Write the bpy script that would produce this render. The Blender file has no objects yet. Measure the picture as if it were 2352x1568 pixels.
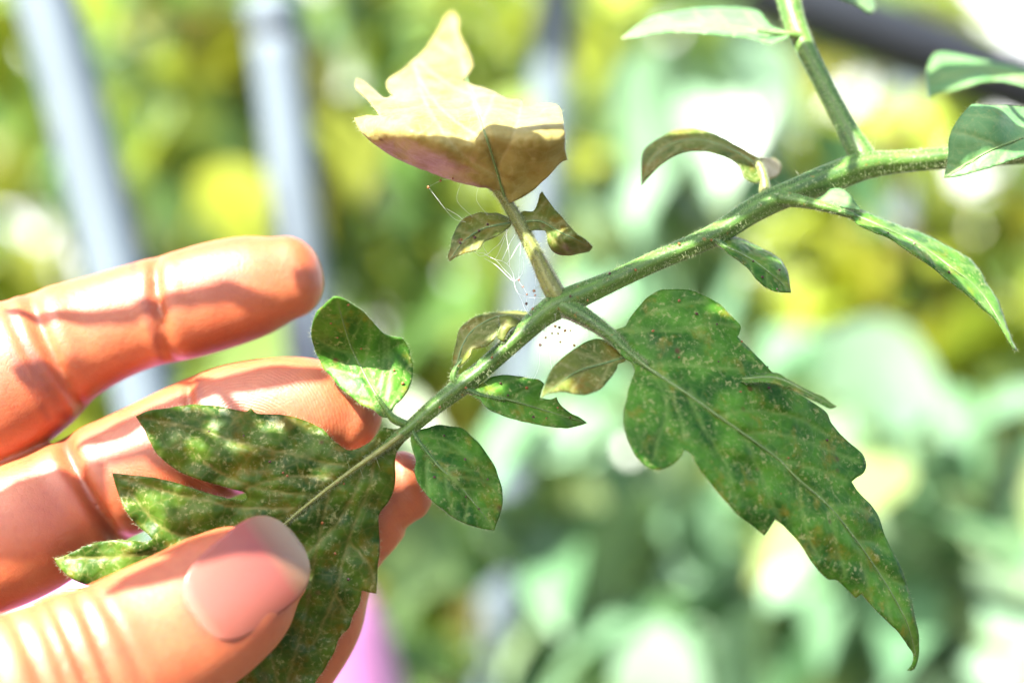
import bpy, bmesh, math, random
import numpy as np
from mathutils import Vector, Matrix
from mathutils.geometry import delaunay_2d_cdt

random.seed(7)
RNG = np.random.default_rng(7)
scene = bpy.context.scene
C = scene.collection

# ------------------------------------------------------------------ camera
H = 0.40                       # camera height above the soil
D0 = 0.28                      # camera to the plane in focus
FRAME = 0.16                   # width of the picture at that plane
K = FRAME / 2352.0             # metres per photo pixel (2352 wide) at that plane
cam_d = bpy.data.cameras.new('camera')
cam = bpy.data.objects.new('camera', cam_d)
C.objects.link(cam)
cam.location = (0, -D0, H)
cam.rotation_euler = (math.radians(90), 0, 0)
cam_d.sensor_width = 36
cam_d.lens = 36 * D0 / FRAME
cam_d.clip_start = 0.01
cam_d.clip_end = 200
cam_d.dof.use_dof = True
cam_d.dof.focus_distance = D0
cam_d.dof.aperture_fstop = 6.3
scene.camera = cam

# ------------------------------------------------------------------ light
SUN = Vector((-0.42, -0.57, 0.71)).normalized()      # towards the sun
world = bpy.data.worlds.new('World')
scene.world = world
world.use_nodes = True
wn = world.node_tree.nodes
wl = world.node_tree.links
bg = wn['Background']
sky = wn.new('ShaderNodeTexSky')
sky.sky_type = 'NISHITA'
sky.sun_disc = False
sky.air_density = 0.75
sky.dust_density = 2.5
sky.ozone_density = 0.6
sky.sun_elevation = math.asin(SUN.z)
sky.sun_rotation = math.atan2(SUN.x, SUN.y)
wl.new(sky.outputs[0], bg.inputs[0])
bg.inputs[1].default_value = 0.088
sun_d = bpy.data.lights.new('sun', 'SUN')
sun_d.energy = 5.0
sun_d.angle = math.radians(0.55)
sun_d.color = (1.0, 0.95, 0.87)
sun = bpy.data.objects.new('sun', sun_d)
C.objects.link(sun)
sun.location = (-1, -1, 3)
sun.rotation_euler = SUN.to_track_quat('Z', 'Y').to_euler()

scene.render.engine = 'CYCLES'
scene.cycles.use_denoising = True
scene.cycles.max_bounces = 10
scene.cycles.transparent_max_bounces = 8
scene.cycles.caustics_reflective = False
scene.cycles.caustics_refractive = False
vs = scene.view_settings
vs.view_transform = 'Standard'
vs.look = 'None'
vs.gamma = 1
vs.use_curve_mapping = False
vs.exposure = 2.7


# ------------------------------------------------------------------ helpers
def P(px, py, d=0.0):
    """photo pixel + metres behind the plane in focus -> world point"""
    s = K * (D0 + d) / D0
    return Vector(((px - 1176) * s, d, H - (py - 784) * s))


def mm(v):
    return v * 0.001


def new_mesh_obj(name, verts, faces, mat, parent=None, smooth=True):
    me = bpy.data.meshes.new(name)
    me.from_pydata([tuple(v) for v in verts], [], [tuple(f) for f in faces])
    me.update()
    if smooth:
        me.polygons.foreach_set('use_smooth', [True] * len(me.polygons))
    o = bpy.data.objects.new(name, me)
    C.objects.link(o)
    if mat:
        me.materials.append(mat)
    if parent:
        o.parent = parent
        o.matrix_parent_inverse = Matrix.Translation(-parent_loc(parent))
    return o


def parent_loc(o):
    v = Vector(o.location)
    while o.parent:
        # children meshes sit at their parents' origin with the inverse set
        o = o.parent
        v = Vector(o.location) if o.parent is None else v
    return v


def attach(o, parent):
    o.parent = parent
    root = parent
    while root.parent:
        root = root.parent
    o.matrix_parent_inverse = Matrix.Identity(4)
    if parent is root:
        o.location = Vector(o.location) - Vector(root.location)
    return o


def empty(name, loc, label, cat, group=None):
    o = bpy.data.objects.new(name, None)
    o.empty_display_size = 0.02
    o.location = loc
    C.objects.link(o)
    o['label'] = label
    o['category'] = cat
    if group:
        o['group'] = group
    return o


def tag(o, label, cat, group=None):
    o['label'] = label
    o['category'] = cat
    if group:
        o['group'] = group
    return o


def mesh_part(name, verts, faces, mat, root, parent=None, smooth=True, attrs=None):
    """a mesh given in world coordinates, parented to a thing (or a part of it)"""
    off = Vector(root.location)
    v = np.asarray([tuple(p) for p in verts], dtype=float) - np.array(off)
    me = bpy.data.meshes.new(name)
    me.from_pydata([tuple(p) for p in v], [], [tuple(f) for f in faces])
    me.update()
    if smooth:
        me.polygons.foreach_set('use_smooth', [True] * len(me.polygons))
    if attrs:
        for k, a in attrs.items():
            at = me.attributes.new(k, 'FLOAT', 'POINT')
            at.data.foreach_set('value', np.asarray(a, dtype=np.float32))
    o = bpy.data.objects.new(name, me)
    me.materials.append(mat)
    C.objects.link(o)
    o.parent = parent if parent else root
    return o


# ------------------------------------------------------------------ materials
class N:
    def __init__(self, name):
        self.m = bpy.data.materials.new(name)
        self.m.use_nodes = True
        self.t = self.m.node_tree
        self.n = self.t.nodes
        self.l = self.t.links
        self.b = self.n['Principled BSDF']
        self.out = self.n['Material Output']

    def add(self, kind, **kw):
        x = self.n.new(kind)
        for k, v in kw.items():
            if k.startswith('in_'):
                key = k[3:]
                key = int(key) if key.isdigit() else key.replace('_', ' ')
                x.inputs[key].default_value = v
            else:
                setattr(x, k, v)
        return x

    def link(self, a, b):
        self.l.new(a, b)

    def ramp(self, src, stops, interp='LINEAR'):
        r = self.add('ShaderNodeValToRGB')
        r.color_ramp.interpolation = interp
        while len(r.color_ramp.elements) < len(stops):
            r.color_ramp.elements.new(0.5)
        for e, (p, c) in zip(r.color_ramp.elements, stops):
            e.position = p
            e.color = (*c, 1) if len(c) == 3 else c
        self.link(src, r.inputs[0])
        return r.outputs[0]

    def noise(self, coord, scale, detail=3, rough=0.55, off=None):
        t = self.add('ShaderNodeTexNoise')
        t.inputs['Scale'].default_value = scale
        t.inputs['Detail'].default_value = detail
        t.inputs['Roughness'].default_value = rough
        if off is not None:
            mp = self.add('ShaderNodeMapping')
            mp.inputs['Location'].default_value = off
            self.link(coord, mp.inputs[0])
            coord = mp.outputs[0]
        self.link(coord, t.inputs['Vector'])
        return t.outputs[0]

    def mix(self, fac, a, b, mode='MIX'):
        x = self.add('ShaderNodeMix', data_type='RGBA', blend_type=mode)
        if isinstance(fac, float):
            x.inputs[0].default_value = fac
        else:
            self.link(fac, x.inputs[0])
        for v, i in ((a, 6), (b, 7)):
            if isinstance(v, tuple):
                x.inputs[i].default_value = (*v, 1)
            else:
                self.link(v, x.inputs[i])
        return x.outputs[2]

    def math(self, op, a, b=None):
        x = self.add('ShaderNodeMath', operation=op)
        for v, i in ((a, 0), (b, 1)):
            if v is None:
                continue
            if isinstance(v, (int, float)):
                x.inputs[i].default_value = v
            else:
                self.link(v, x.inputs[i])
        return x.outputs[0]

    def attr(self, name):
        a = self.add('ShaderNodeAttribute', attribute_name=name)
        return a.outputs['Fac']


def plain(name, col, rough=0.5, metal=0.0, nscale=40, var=0.15):
    g = N(name)
    co = g.add('ShaderNodeTexCoord').outputs['Object']
    n = g.noise(co, nscale)
    a = tuple(c * (1 - var) for c in col)
    b = tuple(min(1, c * (1 + var)) for c in col)
    g.link(g.ramp(n, [(0.3, a), (0.7, b)]), g.b.inputs['Base Color'])
    g.b.inputs['Roughness'].default_value = rough
    g.b.inputs['Metallic'].default_value = metal
    return g.m


def leaf_mat(name, dark, light, vein, blotch, blotch_amt=0.5, speck=0.5, trans=(0.30, 0.42, 0.05), tfac=0.25, rough=0.42):
    g = N(name)
    co = g.add('ShaderNodeTexCoord').outputs['Object']
    n1 = g.noise(co, 170, 3)
    base = g.ramp(n1, [(0.36, dark), (0.64, light)])
    # yellow and brown blotches of mite damage
    n2 = g.noise(co, 260, 5, 0.65, (3, 1, 2))
    bl = g.ramp(n2, [(0.62 - 0.16 * blotch_amt, (0, 0, 0)), (0.80 - 0.16 * blotch_amt, (1, 1, 1))])
    base = g.mix(g.math('MULTIPLY', bl, 0.75), base, blotch)
    # fine pale stippling
    n3 = g.noise(co, 1500, 3, 0.6, (1, 5, 2))
    area = g.noise(co, 330, 2, 0.5, (7, 5, 2))
    st = g.math('MULTIPLY', g.ramp(n3, [(0.53, (0, 0, 0)), (0.66, (1, 1, 1))]), g.ramp(area, [(0.38, (0.1, 0.1, 0.1)), (0.62, (1, 1, 1))]))
    base = g.mix(g.math('MULTIPLY', st, 0.62 * speck + 0.1), base, (0.36, 0.36, 0.15))
    # dark brown dots
    v = g.add('ShaderNodeTexVoronoi', feature='F1')
    v.inputs['Scale'].default_value = 260
    g.link(co, v.inputs['Vector'])
    dot = g.ramp(v.outputs['Distance'], [(0.08, (1, 1, 1)), (0.16, (0, 0, 0))])
    keep = g.ramp(g.noise(co, 120, 2, 0.5, (9, 2, 4)), [(0.52, (0, 0, 0)), (0.6, (1, 1, 1))])
    base = g.mix(g.math('MULTIPLY', g.math('MULTIPLY', dot, keep), 0.85 * min(1, speck + 0.3)), base, (0.07, 0.025, 0.012))
    # net of small veins
    v2 = g.add('ShaderNodeTexVoronoi', feature='DISTANCE_TO_EDGE')
    v2.inputs['Scale'].default_value = 420
    g.link(co, v2.inputs['Vector'])
    net = g.ramp(v2.outputs['Distance'], [(0.0, (1, 1, 1)), (0.09, (0, 0, 0))])
    base = g.mix(g.math('MULTIPLY', net, 0.22), base, vein)
    ve = g.attr('vein')
    base = g.mix(g.math('MULTIPLY', ve, 0.8), base, vein)
    g.link(base, g.b.inputs['Base Color'])
    g.b.inputs['Roughness'].default_value = rough
    g.b.inputs['Specular IOR Level'].default_value = 0.2
    g.b.inputs['Sheen Weight'].default_value = 0.06
    g.b.inputs['Sheen Roughness'].default_value = 0.4
    g.b.inputs['Sheen Tint'].default_value = (0.8, 1.0, 0.85, 1)
    # relief: cells between veins and downy grain
    hgt = g.math('ADD', g.math('MULTIPLY', g.ramp(v2.outputs['Distance'], [(0, (0, 0, 0)), (0.3, (1, 1, 1))]), 0.6), g.math('MULTIPLY', g.noise(co, 2600, 3, 0.7), 0.8))
    bp = g.add('ShaderNodeBump')
    bp.inputs['Strength'].default_value = 0.4
    bp.inputs['Distance'].default_value = 0.00014
    g.link(hgt, bp.inputs['Height'])
    g.link(bp.outputs[0], g.b.inputs['Normal'])
    tr = g.add('ShaderNodeBsdfTranslucent')
    g.link(g.mix(0.55, base, trans), tr.inputs[0])
    g.link(bp.outputs[0], tr.inputs['Normal'])
    ms = g.add('ShaderNodeMixShader')
    ms.inputs[0].default_value = tfac
    g.link(g.b.outputs[0], ms.inputs[1])
    g.link(tr.outputs[0], ms.inputs[2])
    g.link(ms.outputs[0], g.out.inputs[0])
    return g.m


M = {}
M['leaf'] = leaf_mat('leaf_green', (0.011, 0.068, 0.005), (0.062, 0.192, 0.016), (0.13, 0.23, 0.05), (0.20, 0.16, 0.015), 0.48, 0.8)
M['leaf_olive'] = leaf_mat('leaf_olive', (0.014, 0.048, 0.003), (0.064, 0.125, 0.010), (0.18, 0.17, 0.05), (0.12, 0.080, 0.004), 0.7, 0.7)
M['leaf_plain'] = leaf_mat('leaf_fresh', (0.070, 0.180, 0.065), (0.110, 0.250, 0.095), (0.20, 0.30, 0.12), (0.16, 0.20, 0.04), 0.1, 0.3)
M['leaf_yellow'] = leaf_mat('leaf_yellow', (0.20, 0.165, 0.040), (0.33, 0.280, 0.095), (0.38, 0.34, 0.16), (0.22, 0.135, 0.018), 0.5, 0.6, (0.75, 0.65, 0.20), 0.25)
M['leaf_brown'] = leaf_mat('leaf_browning', (0.050, 0.095, 0.015), (0.135, 0.170, 0.030), (0.23, 0.24, 0.09), (0.17, 0.09, 0.010), 0.75, 0.9, (0.5, 0.4, 0.05), 0.3)


def stem_mat(name, dark, light):
    g = N(name)
    co = g.add('ShaderNodeTexCoord').outputs['Object']
    a = g.attr('around')
    n = g.noise(co, 200, 3)
    base = g.ramp(n, [(0.35, dark), (0.65, light)])
    w = g.add('ShaderNodeMath', operation='SINE')
    g.link(g.math('MULTIPLY', a, 6.2832 * 4), w.inputs[0])
    base = g.mix(g.math('MULTIPLY', g.math('ADD', w.outputs[0], 1.0), 0.13), base, tuple(min(1, c * 2.1 + 0.03) for c in light))
    n3 = g.noise(co, 1900, 3, 0.6, (2, 3, 1))
    sp = g.ramp(n3, [(0.60, (0, 0, 0)), (0.68, (1, 1, 1))])
    base = g.mix(g.math('MULTIPLY', sp, 0.55), base, (0.34, 0.40, 0.20))
    n4 = g.noise(co, 900, 3, 0.6, (6, 1, 8))
    br = g.ramp(n4, [(0.66, (0, 0, 0)), (0.72, (1, 1, 1))])
    base = g.mix(g.math('MULTIPLY', br, 0.6), base, (0.25, 0.13, 0.03))
    g.link(base, g.b.inputs['Base Color'])
    g.b.inputs['Roughness'].default_value = 0.48
    g.b.inputs['Sheen Weight'].default_value = 0.08
    g.b.inputs['Sheen Tint'].default_value = (0.85, 1, 0.85, 1)
    g.b.inputs['Subsurface Weight'].default_value = 0.25
    g.b.inputs['Subsurface Scale'].default_value = 0.001
    g.b.inputs['Subsurface Radius'].default_value = (0.6, 1.0, 0.2)
    bp = g.add('ShaderNodeBump')
    bp.inputs['Strength'].default_value = 0.5
    bp.inputs['Distance'].default_value = 0.0002
    g.link(n3, bp.inputs['Height'])
    g.link(bp.outputs[0], g.b.inputs['Normal'])
    return g.m


M['stem'] = stem_mat('stem_green', (0.022, 0.070, 0.007), (0.060, 0.135, 0.014))
M['stem_ochre'] = stem_mat('stem_ochre', (0.080, 0.100, 0.016), (0.150, 0.165, 0.035))


def hair_mat():
    g = N('plant_hair')
    co = g.add('ShaderNodeTexCoord').outputs['Object']
    g.link(g.ramp(g.noise(co, 300), [(0.3, (0.22, 0.28, 0.13)), (0.7, (0.38, 0.42, 0.26))]), g.b.inputs['Base Color'])
    g.b.inputs['Roughness'].default_value = 0.4
    tr = g.add('ShaderNodeBsdfTranslucent')
    tr.inputs[0].default_value = (0.7, 0.75, 0.5, 1)
    ms = g.add('ShaderNodeMixShader')
    ms.inputs[0].default_value = 0.4
    g.link(g.b.outputs[0], ms.inputs[1])
    g.link(tr.outputs[0], ms.inputs[2])
    g.link(ms.outputs[0], g.out.inputs[0])
    return g.m


M['hair'] = hair_mat()
M['silk'] = plain('spider_silk', (0.75, 0.78, 0.78), 0.3, 0, 500, 0.1)
M['mite_brown'] = plain('mite_brown', (0.045, 0.012, 0.006), 0.35, 0, 3000, 0.3)
M['mite_orange'] = plain('mite_orange', (0.20, 0.070, 0.014), 0.4, 0, 3000, 0.3)


def skin_mat():
    g = N('skin')
    co = g.add('ShaderNodeTexCoord').outputs['Object']
    n = g.noise(co, 90, 4)
    base = g.ramp(n, [(0.3, (0.300, 0.064, 0.016)), (0.7, (0.385, 0.112, 0.038))])
    n2 = g.noise(co, 700, 3, 0.6, (2, 2, 5))
    base = g.mix(g.math('MULTIPLY', g.ramp(n2, [(0.5, (0, 0, 0)), (0.75, (1, 1, 1))]), 0.3), base, (0.22, 0.040, 0.018))
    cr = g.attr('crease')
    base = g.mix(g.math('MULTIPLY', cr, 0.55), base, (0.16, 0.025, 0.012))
    g.link(base, g.b.inputs['Base Color'])
    b = g.b
    b.subsurface_method = 'RANDOM_WALK'
    b.inputs['Subsurface Weight'].default_value = 0.8
    b.inputs['Subsurface Radius'].default_value = (1.0, 0.26, 0.10)
    b.inputs['Subsurface Scale'].default_value = 0.0020
    b.inputs['Roughness'].default_value = 0.50
    b.inputs['Specular IOR Level'].default_value = 0.75
    # ridges of the finger tips
    pr = g.attr('ridges')
    ph = g.attr('ridge_phase')
    s = g.add('ShaderNodeMath', operation='SINE')
    g.link(g.math('MULTIPLY', g.math('ADD', ph, g.math('MULTIPLY', g.noise(co, 160, 2), 0.0022)), 6.2832 / 0.00052), s.inputs[0])
    rid = g.math('MULTIPLY', g.math('MULTIPLY', s.outputs[0], pr), 0.11)
    v = g.add('ShaderNodeTexVoronoi', feature='DISTANCE_TO_EDGE')
    v.inputs['Scale'].default_value = 1000
    g.link(co, v.inputs['Vector'])
    fine = g.math('MULTIPLY', g.ramp(v.outputs['Distance'], [(0, (0, 0, 0)), (0.12, (1, 1, 1))]), 0.10)
    hgt = g.math('ADD', rid, g.math('ADD', fine, g.math('MULTIPLY', g.noise(co, 900, 4, 0.6), 0.6)))
    bp = g.add('ShaderNodeBump')
    bp.inputs['Strength'].default_value = 0.5
    bp.inputs['Distance'].default_value = 0.00024
    g.link(hgt, bp.inputs['Height'])
    g.link(bp.outputs[0], b.inputs['Normal'])
    return g.m


M['skin'] = skin_mat()


def nail_mat():
    g = N('nail')
    co = g.add('ShaderNodeTexCoord').outputs['Object']
    t = g.attr('along')
    base = g.ramp(t, [(0.0, (0.30, 0.14, 0.10)), (0.10, (0.27, 0.085, 0.06)), (0.70, (0.23, 0.062, 0.045)), (0.80, (0.19, 0.095, 0.055)), (1.0, (0.24, 0.19, 0.12))])
    g.link(base, g.b.inputs['Base Color'])
    g.b.inputs['Roughness'].default_value = 0.22
    g.b.inputs['Specular IOR Level'].default_value = 0.6
    g.b.inputs['Subsurface Weight'].default_value = 0.6
    g.b.inputs['Subsurface Scale'].default_value = 0.0015
    g.b.inputs['Subsurface Radius'].default_value = (1, 0.4, 0.25)
    ac = g.attr('across')
    st = g.add('ShaderNodeTexNoise', noise_dimensions='1D')
    st.inputs['Scale'].default_value = 60
    g.link(ac, st.inputs['W'])
    bp = g.add('ShaderNodeBump')
    bp.inputs['Strength'].default_value = 0.25
    bp.inputs['Distance'].default_value = 0.0001
    g.link(st.outputs[0], bp.inputs['Height'])
    g.link(bp.outputs[0], g.b.inputs['Normal'])
    return g.m


M['nail'] = nail_mat()


def back_leaf_mat(name, stops, trans, tfac=0.35, rough=0.4):
    g = N(name)
    t = g.attr('tint')
    co = g.add('ShaderNodeTexCoord').outputs['Object']
    base = g.mix(g.math('MULTIPLY', g.noise(co, 60), 0.35), g.ramp(t, stops), (0.05, 0.09, 0.015))
    g.link(base, g.b.inputs['Base Color'])
    g.b.inputs['Roughness'].default_value = rough
    tr = g.add('ShaderNodeBsdfTranslucent')
    g.link(g.mix(0.5, base, trans), tr.inputs[0])
    ms = g.add('ShaderNodeMixShader')
    ms.inputs[0].default_value = tfac
    g.link(g.b.outputs[0], ms.inputs[1])
    g.link(tr.outputs[0], ms.inputs[2])
    g.link(ms.outputs[0], g.out.inputs[0])
    return g.m


M['back_leaf'] = back_leaf_mat('foliage_green', [(0.0, (0.024, 0.060, 0.012)), (0.30, (0.090, 0.200, 0.045)), (0.6, (0.170, 0.310, 0.110)), (0.8, (0.260, 0.290, 0.030)), (1.0, (0.110, 0.065, 0.015))], (0.36, 0.42, 0.02), 0.4)
M['back_yellow'] = back_leaf_mat('foliage_yellow', [(0.0, (0.110, 0.180, 0.018)), (0.4, (0.270, 0.350, 0.025)), (0.8, (0.370, 0.400, 0.045)), (1.0, (0.130, 0.075, 0.015))], (0.46, 0.48, 0.02), 0.4)
M['back_mint'] = back_leaf_mat('foliage_pale', [(0.0, (0.075, 0.190, 0.085)), (0.4, (0.150, 0.290, 0.170)), (0.8, (0.220, 0.350, 0.240)), (1.0, (0.210, 0.250, 0.070))], (0.28, 0.40, 0.10), 0.32, 0.32)
M['soil'] = plain('soil', (0.070, 0.046, 0.028), 0.95, 0, 30, 0.5)
M['pipe'] = plain('stake_plastic', (0.078, 0.106, 0.128), 0.65, 0, 15, 0.12)
M['rail'] = plain('grey_paint', (0.020, 0.024, 0.030), 0.5, 0, 12, 0.12)
M['film'] = plain('white_film', (0.62, 0.65, 0.68), 0.6, 0, 6, 0.05)
M['pink'] = plain('pink_plastic', (0.46, 0.17, 0.37), 0.4, 0, 10, 0.08)


# ------------------------------------------------------------------ leaf builder
def catmull(pts, step, closed=True):
    pts = [np.array(p[:2], float) for p in pts]
    n = len(pts)
    corner = []
    for i in range(n):
        if not closed and i in (0, n - 1):
            corner.append(True)
            continue
        a = pts[i] - pts[i - 1]
        b = pts[(i + 1) % n] - pts[i]
        ca = np.dot(a, b) / (np.linalg.norm(a) * np.linalg.norm(b) + 1e-9)
        corner.append(ca < 0.30)
    out = []
    m = n if closed else n - 1
    for i in range(m):
        p1, p2 = pts[i], pts[(i + 1) % n]
        p0 = pts[i - 1] if (closed or i > 0) else p1
        p3 = pts[(i + 2) % n] if (closed or i + 2 < n) else p2
        L = np.linalg.norm(p2 - p1)
        t1 = (p2 - p0) * 0.5
        t2 = (p3 - p1) * 0.5
        for t, c in ((t1, corner[i]), (t2, corner[(i + 1) % n])):
            if c:
                t[:] = (p2 - p1) * 0.7
            l = np.linalg.norm(t)
            if l > L * 1.2:
                t *= L * 1.2 / l
        k = max(1, int(round(L / step)))
        for j in range(k):
            u = j / k
            h00 = 2 * u**3 - 3 * u**2 + 1
            h10 = u**3 - 2 * u**2 + u
            h01 = -2 * u**3 + 3 * u**2
            h11 = u**3 - u**2
            out.append(h00 * p1 + h10 * t1 + h01 * p2 + h11 * t2)
    if not closed:
        out.append(pts[-1])
    return np.array(out)


def inside(poly, q):
    x, y = q[:, 0], q[:, 1]
    r = np.zeros(len(q), bool)
    a = poly
    b = np.roll(poly, -1, 0)
    for (x1, y1), (x2, y2) in zip(a, b):
        if y1 == y2:
            continue
        c = ((y1 > y) != (y2 > y)) & (x < (x2 - x1) * (y - y1) / (y2 - y1) + x1)
        r ^= c
    return r


def dist_poly(line, q, closed=False):
    a = line
    b = np.roll(line, -1, 0) if closed else line[1:]
    if not closed:
        a = line[:-1]
    best = np.full(len(q), 1e9)
    for p1, p2 in zip(a, b):
        d = p2 - p1
        L = np.dot(d, d) + 1e-9
        t = np.clip(((q - p1) @ d) / L, 0, 1)
        best = np.minimum(best, np.linalg.norm(q - (p1 + t[:, None] * d), axis=1))
    return best


def tps(ctrl):
    c = np.array(ctrl, float)
    xy = c[:, :2] / 300.0
    n = len(c)

    def U(r2):
        return 0.5 * r2 * np.log(r2 + 1e-12)
    A = np.zeros((n + 3, n + 3))
    d2 = ((xy[:, None] - xy[None]) ** 2).sum(-1)
    A[:n, :n] = U(d2) + np.eye(n) * 0.004
    A[:n, n] = 1
    A[:n, n + 1:] = xy
    A[n, :n] = 1
    A[n + 1:, :n] = xy.T
    w = np.linalg.solve(A + np.eye(n + 3) * 1e-9, np.concatenate([c[:, 2], np.zeros(3)]))

    def f(q):
        q = np.asarray(q, float) / 300.0
        d2 = ((q[:, None] - xy[None]) ** 2).sum(-1)
        return U(d2) @ w[:n] + w[n] + q @ w[n + 1:]
    return f


def smooth_noise(q, scale, seed):
    r = np.random.default_rng(seed)
    v = np.zeros(len(q))
    for k in range(7):
        a = r.uniform(0, 2 * math.pi)
        f = scale * r.uniform(0.6, 1.7)
        v += np.sin((q[:, 0] * math.cos(a) + q[:, 1] * math.sin(a)) / f * 2 * math.pi + r.uniform(0, 6.28))
    return v / 2.6


LEAF_SEED = [0]
LEAVES = []


def side_veins(mid, poly, n, angle=48, reach=400):
    mid = catmull(mid, 6, False)
    seg = np.linalg.norm(np.diff(mid, axis=0), axis=1)
    cum = np.concatenate([[0], np.cumsum(seg)])
    out = []
    r = np.random.default_rng(LEAF_SEED[0] + 50)
    for side in (-1, 1):
        for k in range(n):
            t = (k + 0.45 + 0.3 * (side > 0)) / n * 0.92 + r.uniform(-0.02, 0.02)
            s = t * cum[-1]
            i = min(np.searchsorted(cum, s), len(mid) - 1)
            p = mid[i].copy()
            tg = mid[min(i + 2, len(mid) - 1)] - mid[max(i - 2, 0)]
            a = math.atan2(tg[1], tg[0]) + side * math.radians(angle + r.uniform(-6, 6))
            line = [p.copy()]
            for st in range(int(reach / 7)):
                p = p + 7 * np.array([math.cos(a), math.sin(a)])
                a -= side * math.radians(1.3)
                if not inside(poly, p[None])[0]:
                    break
                line.append(p.copy())
            if len(line) > 3:
                out.append(np.array(line))
    return out


def make_leaf(outline, ctrl, mat, root, name='leaflet', parent=None, mid=None, veins=(), nside=5, h=6.0,
              relief=0.35, pucker=0.35, groove=1.0, xf=None, vein_w=3.2, edge_hair=True, thick=0.00022, angle=48, rib=True, curl=0.0):
    LEAF_SEED[0] += 1
    seed = LEAF_SEED[0]
    poly = catmull(outline, h * 0.8)
    # slight unevenness of the margin
    poly = poly + np.stack([smooth_noise(poly, 40, seed), smooth_noise(poly, 40, seed + 300)], 1) * 0.5
    lo, hi = poly.min(0), poly.max(0)
    gx = np.arange(lo[0], hi[0], h)
    gy = np.arange(lo[1], hi[1], h * 0.87)
    q = np.array([(x + (h / 2 if j % 2 else 0), y) for j, y in enumerate(gy) for x in gx])
    q += RNG.uniform(-0.12, 0.12, q.shape) * h
    q = q[inside(poly, q)]
    if len(q):
        q = q[dist_poly(poly, q, True) > h * 0.55]
    allp = np.concatenate([poly, q]) if len(q) else poly
    n = len(poly)
    vv, ee, ff, *_ = delaunay_2d_cdt([Vector(p) for p in allp], [], [list(range(n))], 1, 1e-4)
    q = np.array([tuple(v) for v in vv])
    f = tps([(a, b, c) for a, b, c in ctrl])
    if xf is None:
        LEAVES.append((poly, f))
    d = f(q)                                   # millimetres
    lines = []
    vein = np.zeros(len(q))
    if mid is not None:
        midc = catmull(mid, 6, False)
        dm = dist_poly(midc, q)
        vein = np.maximum(vein, np.exp(-(dm / (vein_w * 1.5)) ** 2))
        d += groove * relief * 0.8 * np.exp(-(dm / (vein_w * 2.2)) ** 2)
        lines = side_veins(mid, poly, nside, angle)
    lines = lines + [catmull(v, 6, False) for v in veins]
    for ln in lines:
        dv = dist_poly(ln, q)
        vein = np.maximum(vein, 0.8 * np.exp(-(dv / vein_w) ** 2))
        d += groove * relief * 0.55 * np.exp(-(dv / (vein_w * 2.0)) ** 2)
    d += pucker * smooth_noise(q, 95, seed + 11) * 0.5 + pucker * 0.10 * smooth_noise(q, 34, seed + 12)
    de = dist_poly(poly, q, True)
    d += curl * np.exp(-de / 14.0)
    pts = [P(a, b, mm(c)) for (a, b), c in zip(q, d)]
    if xf:
        pts = [xf(p) for p in pts]
    # faces: front towards the camera
    faces = []
    for t in ff:
        t = list(t)
        a, b, c = (q[i] for i in t[:3])
        if (b[0] - a[0]) * (c[1] - a[1]) - (b[1] - a[1]) * (c[0] - a[0]) > 0:
            t.reverse()
        faces.append(t)
    o = mesh_part(name, pts, faces, mat, root, parent, attrs={'vein': vein})
    sm = o.modifiers.new('thickness', 'SOLIDIFY')
    sm.thickness = thick
    sm.offset = 0
    if edge_hair:
        me = o.data
        nr = np.random.default_rng(seed + 5)
        idx = nr.choice(len(q), size=min(len(q), max(20, int(len(poly) * 0.9))), replace=False)
        eidx = np.where(de < h * 0.3)[0]
        hv, hf = [], []
        cen = np.mean([tuple(p) for p in pts], axis=0)
        for i in eidx:
            for _ in range(2):
                p = pts[i] + Vector(nr.uniform(-1, 1, 3)) * 0.0002
                out_dir = (p - Vector(cen)).normalized()
                dr = (out_dir + Vector(nr.normal(0, 0.55, 3))).normalized()
                hair(hv, hf, p, dr, nr.uniform(0.00025, 0.0007), 0.000022)
        mesh_part('leaf_hair', hv, hf, M['hair'], root, o, smooth=False)['kind'] = 'stuff'
    if mid is not None and rib and parent is None:
        mc = catmull(mid, 10, False)
        pr = []
        dd = f(mc)
        Lm = len(mc)
        for i, (a, b) in enumerate(mc):
            t = i / max(1, Lm - 1)
            p = P(a, b, mm(dd[i] + 0.05))
            if xf:
                p = xf(p)
            pr.append((p, 0.00022 * (1 - 0.75 * t) * (vein_w / 3.2)))
        tube_part('midrib', pr, M['rib'], root, o, 6)
    return o


def hair(hv, hf, p, dr, L, r, bend=0.25):
    a = dr.orthogonal().normalized()
    b = dr.cross(a)
    i = len(hv)
    for k in range(3):
        t = k * 2.0944
        hv.append(p + (a * math.cos(t) + b * math.sin(t)) * r)
    hv.append(p + dr * L + a * L * bend)
    hf += [(i, i + 1, i + 3), (i + 1, i + 2, i + 3), (i + 2, i, i + 3)]


def tube_pts(pr, n=10, ridge=0.0, nr=5, caps=True):
    """pr: list of (Vector, radius) or (Vector, radius_side, radius_depth)"""
    verts, faces, around = [], [], []
    m = len(pr)
    for i in range(m):
        p = pr[i][0]
        t = (pr[min(i + 1, m - 1)][0] - pr[max(i - 1, 0)][0]).normalized()
        s = t.cross(Vector((0, 1, 0)))
        if s.length < 0.05:
            s = t.cross(Vector((1, 0, 0)))
        s.normalize()
        b = s.cross(t).normalized()
        r1 = pr[i][1]
        r2 = pr[i][2] if len(pr[i]) > 2 else r1
        for k in range(n):
            a = 2 * math.pi * k / n
            g = 1 + ridge * math.cos(nr * a + 0.6)
            verts.append(p + s * (math.cos(a) * r1 * g) + b * (math.sin(a) * r2 * g))
            around.append(abs(2.0 * k / n - 1))
    for i in range(m - 1):
        for k in range(n):
            a, b = i * n + k, i * n + (k + 1) % n
            faces.append((a, b, b + n, a + n))
    if caps:
        faces.append(tuple(range(n - 1, -1, -1)))
        faces.append(tuple((m - 1) * n + k for k in range(n)))
    return verts, faces, around


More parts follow.
